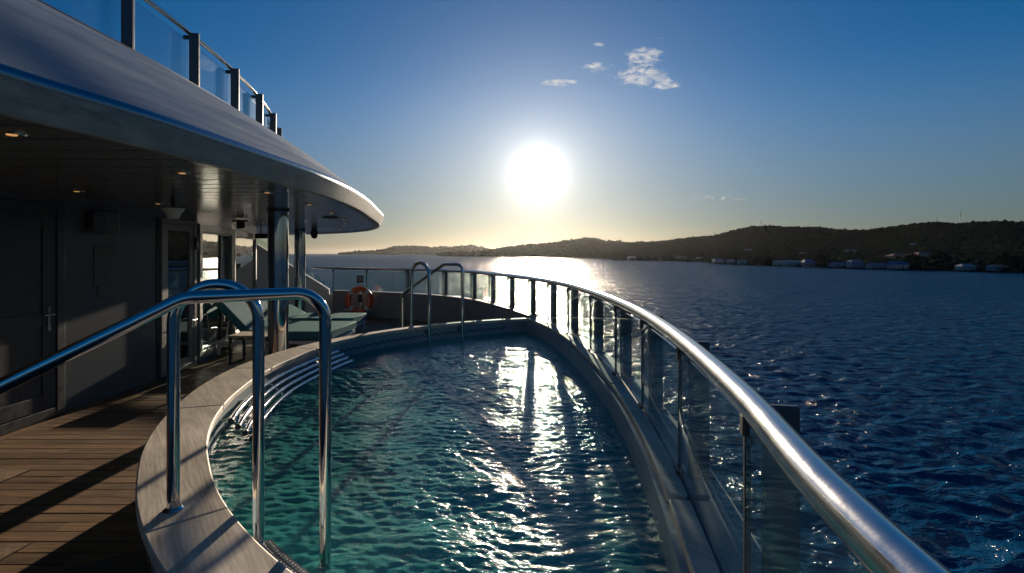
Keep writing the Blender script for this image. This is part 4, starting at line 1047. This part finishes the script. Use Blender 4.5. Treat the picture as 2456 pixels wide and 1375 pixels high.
house(2225, S(2225) + 75, 30, 14, 8.0, 3.0, 'pink', 'red', 'large pink building with red roof behind the palms', 0, True, 2)
house(2160, S(2160) + 85, 24, 12, 7.0, 2.6, 'pink', 'red', 'pink red roofed block left of the large pink building', 0, True, 2)
house(2040, 830, 20, 10, 4.5, 1.2, 'white', 'pale', 'white house alone on the middle slope', 0, True)
house(2195, 860, 11, 9, 5, 1.2, 'white', 'grey', 'small white house high on the slope', 0, False, 2)
house(1926, 800, 9, 8, 3.5, 1.6, 'white', 'pale', 'small white house among the lower trees', 0)
house(1795, 1000, 14, 9, 4.0, 1.4, 'white', 'pale', 'white house behind the pier point', 0)
house(1515, S(1515) + 40, 16, 10, 6, 1.5, 'white', 'pale', 'leftmost white block on the low green spit', 0, True, 2)
house(1580, S(1580) + 60, 13, 10, 4, 1.5, 'white', 'grey', 'grey roofed white house above the green spit', 0)
house(1636, S(1636) + 50, 22, 10, 5, 1.2, 'white', 'pale', 'wide white building at the right end of the green spit', 0, True, 2)
house(1676, S(1676) + 40, 10, 8, 4, 1.5, 'cream', 'pale', 'small cream house right of the wide white building', 0)
# piers
def pier(x0, x1, D, label):
    X0, X1 = pix_dir(x0) * D, pix_dir(x1) * D; z = Z_SEA + 1.3
    t = thing('pier', ((X0 + X1) / 2, D, Z_SEA), label, 'pier')
    MB().box(X0, X1, D - 1.2, D + 1.2, z - .2, z).build('walkway', M_STEPW, t)
    n = max(3, int((X1 - X0) / 5))
    for k in range(n + 1):
        x = X0 + (X1 - X0) * k / n; MB().box(x - .15, x + .15, D - 1.15, D - .85, Z_SEA - 1, z + .8).build('pile', M_STEPW, t)
pier(1697, 1765, S(1715) - 14, 'brown wooden pier in front of the stilt house')
pier(1925, 2012, S(1960) - 8, 'long low pier in front of the dark roofed house')
# masts
def mast(x, ytop, ybase, D, wid, label):
    X = pix_dir(x) * D; z0 = EYE + (608 - ybase) / F * D - 6; z1 = EYE + (608 - ytop) / F * D
    t = thing('radio_mast', (X, D, z0), label, 'mast', 'masts on the ridge')
    for sx, sy in ((-1, -1), (1, -1), (0, 1)):
        MB().tube([(X + sx * wid, D + sy * wid, z0), (X + sx * wid * .35, D + sy * wid * .35, z1)], wid * .13, 6).build('leg', M_POST, t)
    n = 9
    for k in range(n):
        f0, f1 = k / n, (k + 1) / n; w0, w1 = wid * (1 - .65 * f0), wid * (1 - .65 * f1); za, zb = z0 + (z1 - z0) * f0, z0 + (z1 - z0) * f1
        s_ = 1 if k % 2 else -1
        MB().tube([(X - s_ * w0, D - w0, za), (X + s_ * w1, D - w1, zb)], wid * .09, 5).build('brace', M_POST, t)
    for f_ in (.8, .92): MB().box(X - wid * .9, X + wid * .9, D - wid * .6, D + wid * .2, z0 + (z1 - z0) * f_, z0 + (z1 - z0) * f_ + wid * .8).build('antenna', M_POST, t)
mast(2303, 507, 540, 1080, 1.5, 'tallest lattice radio mast on the right ridge')
mast(2247, 519, 538, 1120, .9, 'thinner mast left of the tallest one')
mast(1826, 530, 547, 1500, 1.5, 'radio mast on top of the middle dark hill')
mast(1713, 555, 568, 1680, 1.3, 'short mast on the descending left ridge')
# palms and broad trees by the water on the right
M_TRUNK = paint('palm_trunk', (.10, .08, .06), .9)
def palm(x, D, h, label, seed):
    r = random.Random(seed); X = pix_dir(x) * D; z = max(land_z(x, D), Z_SEA + .5)
    t = thing('palm_tree', (X, D, z), label, 'palm tree', 'palms on the right shore')
    lean = r.uniform(-1.2, 1.2)
    MB().tube([(X, D, z - .5), (X + lean * .4, D, z + h * .5), (X + lean, D, z + h)], [.28, .2, .15], 7).build('trunk', M_TRUNK, t, True)
    c = MB(); cxx, czz = X + lean, z + h
    for k in range(16):
        a = 2 * math.pi * k / 16 + r.uniform(-.15, .15); up_ = r.uniform(.1, .9); Lf = r.uniform(2.6, 3.8)
        prev = None; pts = []
        for i in range(6):
            s = i / 5; rr = Lf * s * (1 - .12 * s); zz = czz + up_ * Lf * s - (1.0 + up_ * .6) * Lf * s * s * .9
            pts.append(Vector((cxx + rr * math.cos(a), D + rr * math.sin(a), zz)))
        sd = Vector((-math.sin(a), math.cos(a), 0))
        V = []
        for i, p in enumerate(pts):
            w = .55 * math.sin(math.pi * min(.12 + i / 5 * .9, 1)) + .03
            V += [p - sd * w - Vector((0, 0, w * .5)), p, p + sd * w - Vector((0, 0, w * .5))]
        Fc = []
        for i in range(5):
            q = 3 * i; Fc += [(q, q + 1, q + 4, q + 3), (q + 1, q + 2, q + 5, q + 4)]
        c.add(V, Fc)
    mesh_obj('crown', c.V, c.F, M_TREE, t)
def broad(x, D, h, w, label, seed):
    r = random.Random(seed); X = pix_dir(x) * D; z = max(land_z(x, D), Z_SEA + .5)
    t = thing('broadleaf_tree', (X, D, z), label, 'tree', 'broad trees by the shore')
    tr = MB().tube([(X, D, z - .5), (X + .2, D, z + h * .3), (X, D, z + h * .6)], [.4, .3, .15], 8)
    for k in range(4):
        a = k * 1.6 + r.random(); tr.tube([(X + .1, D, z + h * .35), (X + w * .35 * math.cos(a), D + w * .35 * math.sin(a), z + h * .7)], [.18, .06], 6)
    tr.build('trunk', M_TRUNK, t, True)
    V = []; Fc = []
    for k in range(900):
        u_ = r.gauss(0, .42); v_ = r.gauss(0, .42); q = r.random() ** .7
        cl = Vector((X + u_ * w, D + v_ * w, z + h * (.45 + .6 * q * max(.1, 1 - (u_ * u_ + v_ * v_) * 1.1))))
        s = r.uniform(.3, .75); a = Vector((r.gauss(0, 1), r.gauss(0, 1), r.gauss(0, 1))).normalized() * s; b = a.cross(Vector((r.gauss(0, 1), r.gauss(0, 1), r.gauss(0, 1)))).normalized() * s
        n = len(V); V += [cl - a, cl + b, cl + a, cl - b]; Fc.append((n, n + 1, n + 2, n + 3))
    mesh_obj('crown', V, Fc, M_TREE, t)
for i, (x, off, h, l) in enumerate([(2215, 10, 11, 'palm right of the large bright blue roof'), (2238, 22, 12, 'tall palm in front of the large pink building'), (2268, 12, 10, 'palm left of the pale roofed teal house'), (2300, 26, 13, 'tall palm behind the pale roofed teal house'), (2345, 8, 11, 'palm right of the pale roofed teal house'), (2368, 18, 10, 'palm left of the grey roofed house'), (2428, 10, 12, 'palm near the right end of the shore'), (1985, 14, 10, 'palm left of the low blue roofed house'), (2078, 16, 11, 'palm between the two storey blue house and the long shed')]):
    palm(x, S(x) + off, h, l, 100 + i)
for i, (x, off, h, w, l) in enumerate([(1820, 8, 10, 6.5, 'round dark tree right of the green roofed house'), (1842, 10, 9, 6, 'tree left of the teal walled house'), (1968, 22, 12, 8, 'dark tree behind the long low pier'), (2190, 16, 13, 9, 'broad tree right of the white house with blue roof'), (2250, 34, 15, 10, 'broad tree left of the palms'), (2410, 14, 13, 9, 'broad tree right of the grey roofed house'), (2448, 4, 12, 9, 'tree at the right end of the shore'), (1655, 8, 9, 7, 'low tree on the green spit')]):
    broad(x, S(x) + off, h, w, l, 200 + i)
# small boats glinting under the sun
def boat(x, D, L_, label):
    X = pix_dir(x) * D; t = thing('small_boat', (X, D, Z_SEA), label, 'boat', 'boats off the headland')
    MB().hexa([(X - L_ / 2, D - L_ * .14), (X + L_ * .3, D - L_ * .16), (X + L_ / 2, D), (X + L_ * .3, D + L_ * .16), (X - L_ / 2, D + L_ * .14)], Z_SEA - .4, Z_SEA + L_ * .12).build('boat_hull', M_WHITE, t)
    MB().box(X - L_ * .2, X + L_ * .12, D - L_ * .1, D + L_ * .1, Z_SEA + L_ * .12, Z_SEA + L_ * .26).build('cabin', M_WHITE, t, False, .1)
boat(1262, 2050, 16, 'white boat below the sun, left of its pair'); boat(1289, 1950, 13, 'white boat below the sun, right of its pair')

# ------------------------------------------------------------------ haze: one closed box of thin air over sea and land
def build_haze():
    m = bpy.data.materials.new('thin_haze'); m.use_nodes = True; nt = m.node_tree; nt.nodes.clear()
    out = nt.nodes.new('ShaderNodeOutputMaterial'); v = nt.nodes.new('ShaderNodeVolumePrincipled')
    v.inputs['Color'].default_value = (.92, .93, .95, 1); v.inputs['Density'].default_value = HAZE; v.inputs['Anisotropy'].default_value = .76
    nt.links.new(v.outputs[0], out.inputs['Volume'])
    o = MB().box(-21000, 21000, -21000, 21000, -20, 135).build('haze', m); tag(o, 'thin pale sea haze', kind='stuff')
HAZE = 4.2e-6
build_haze()
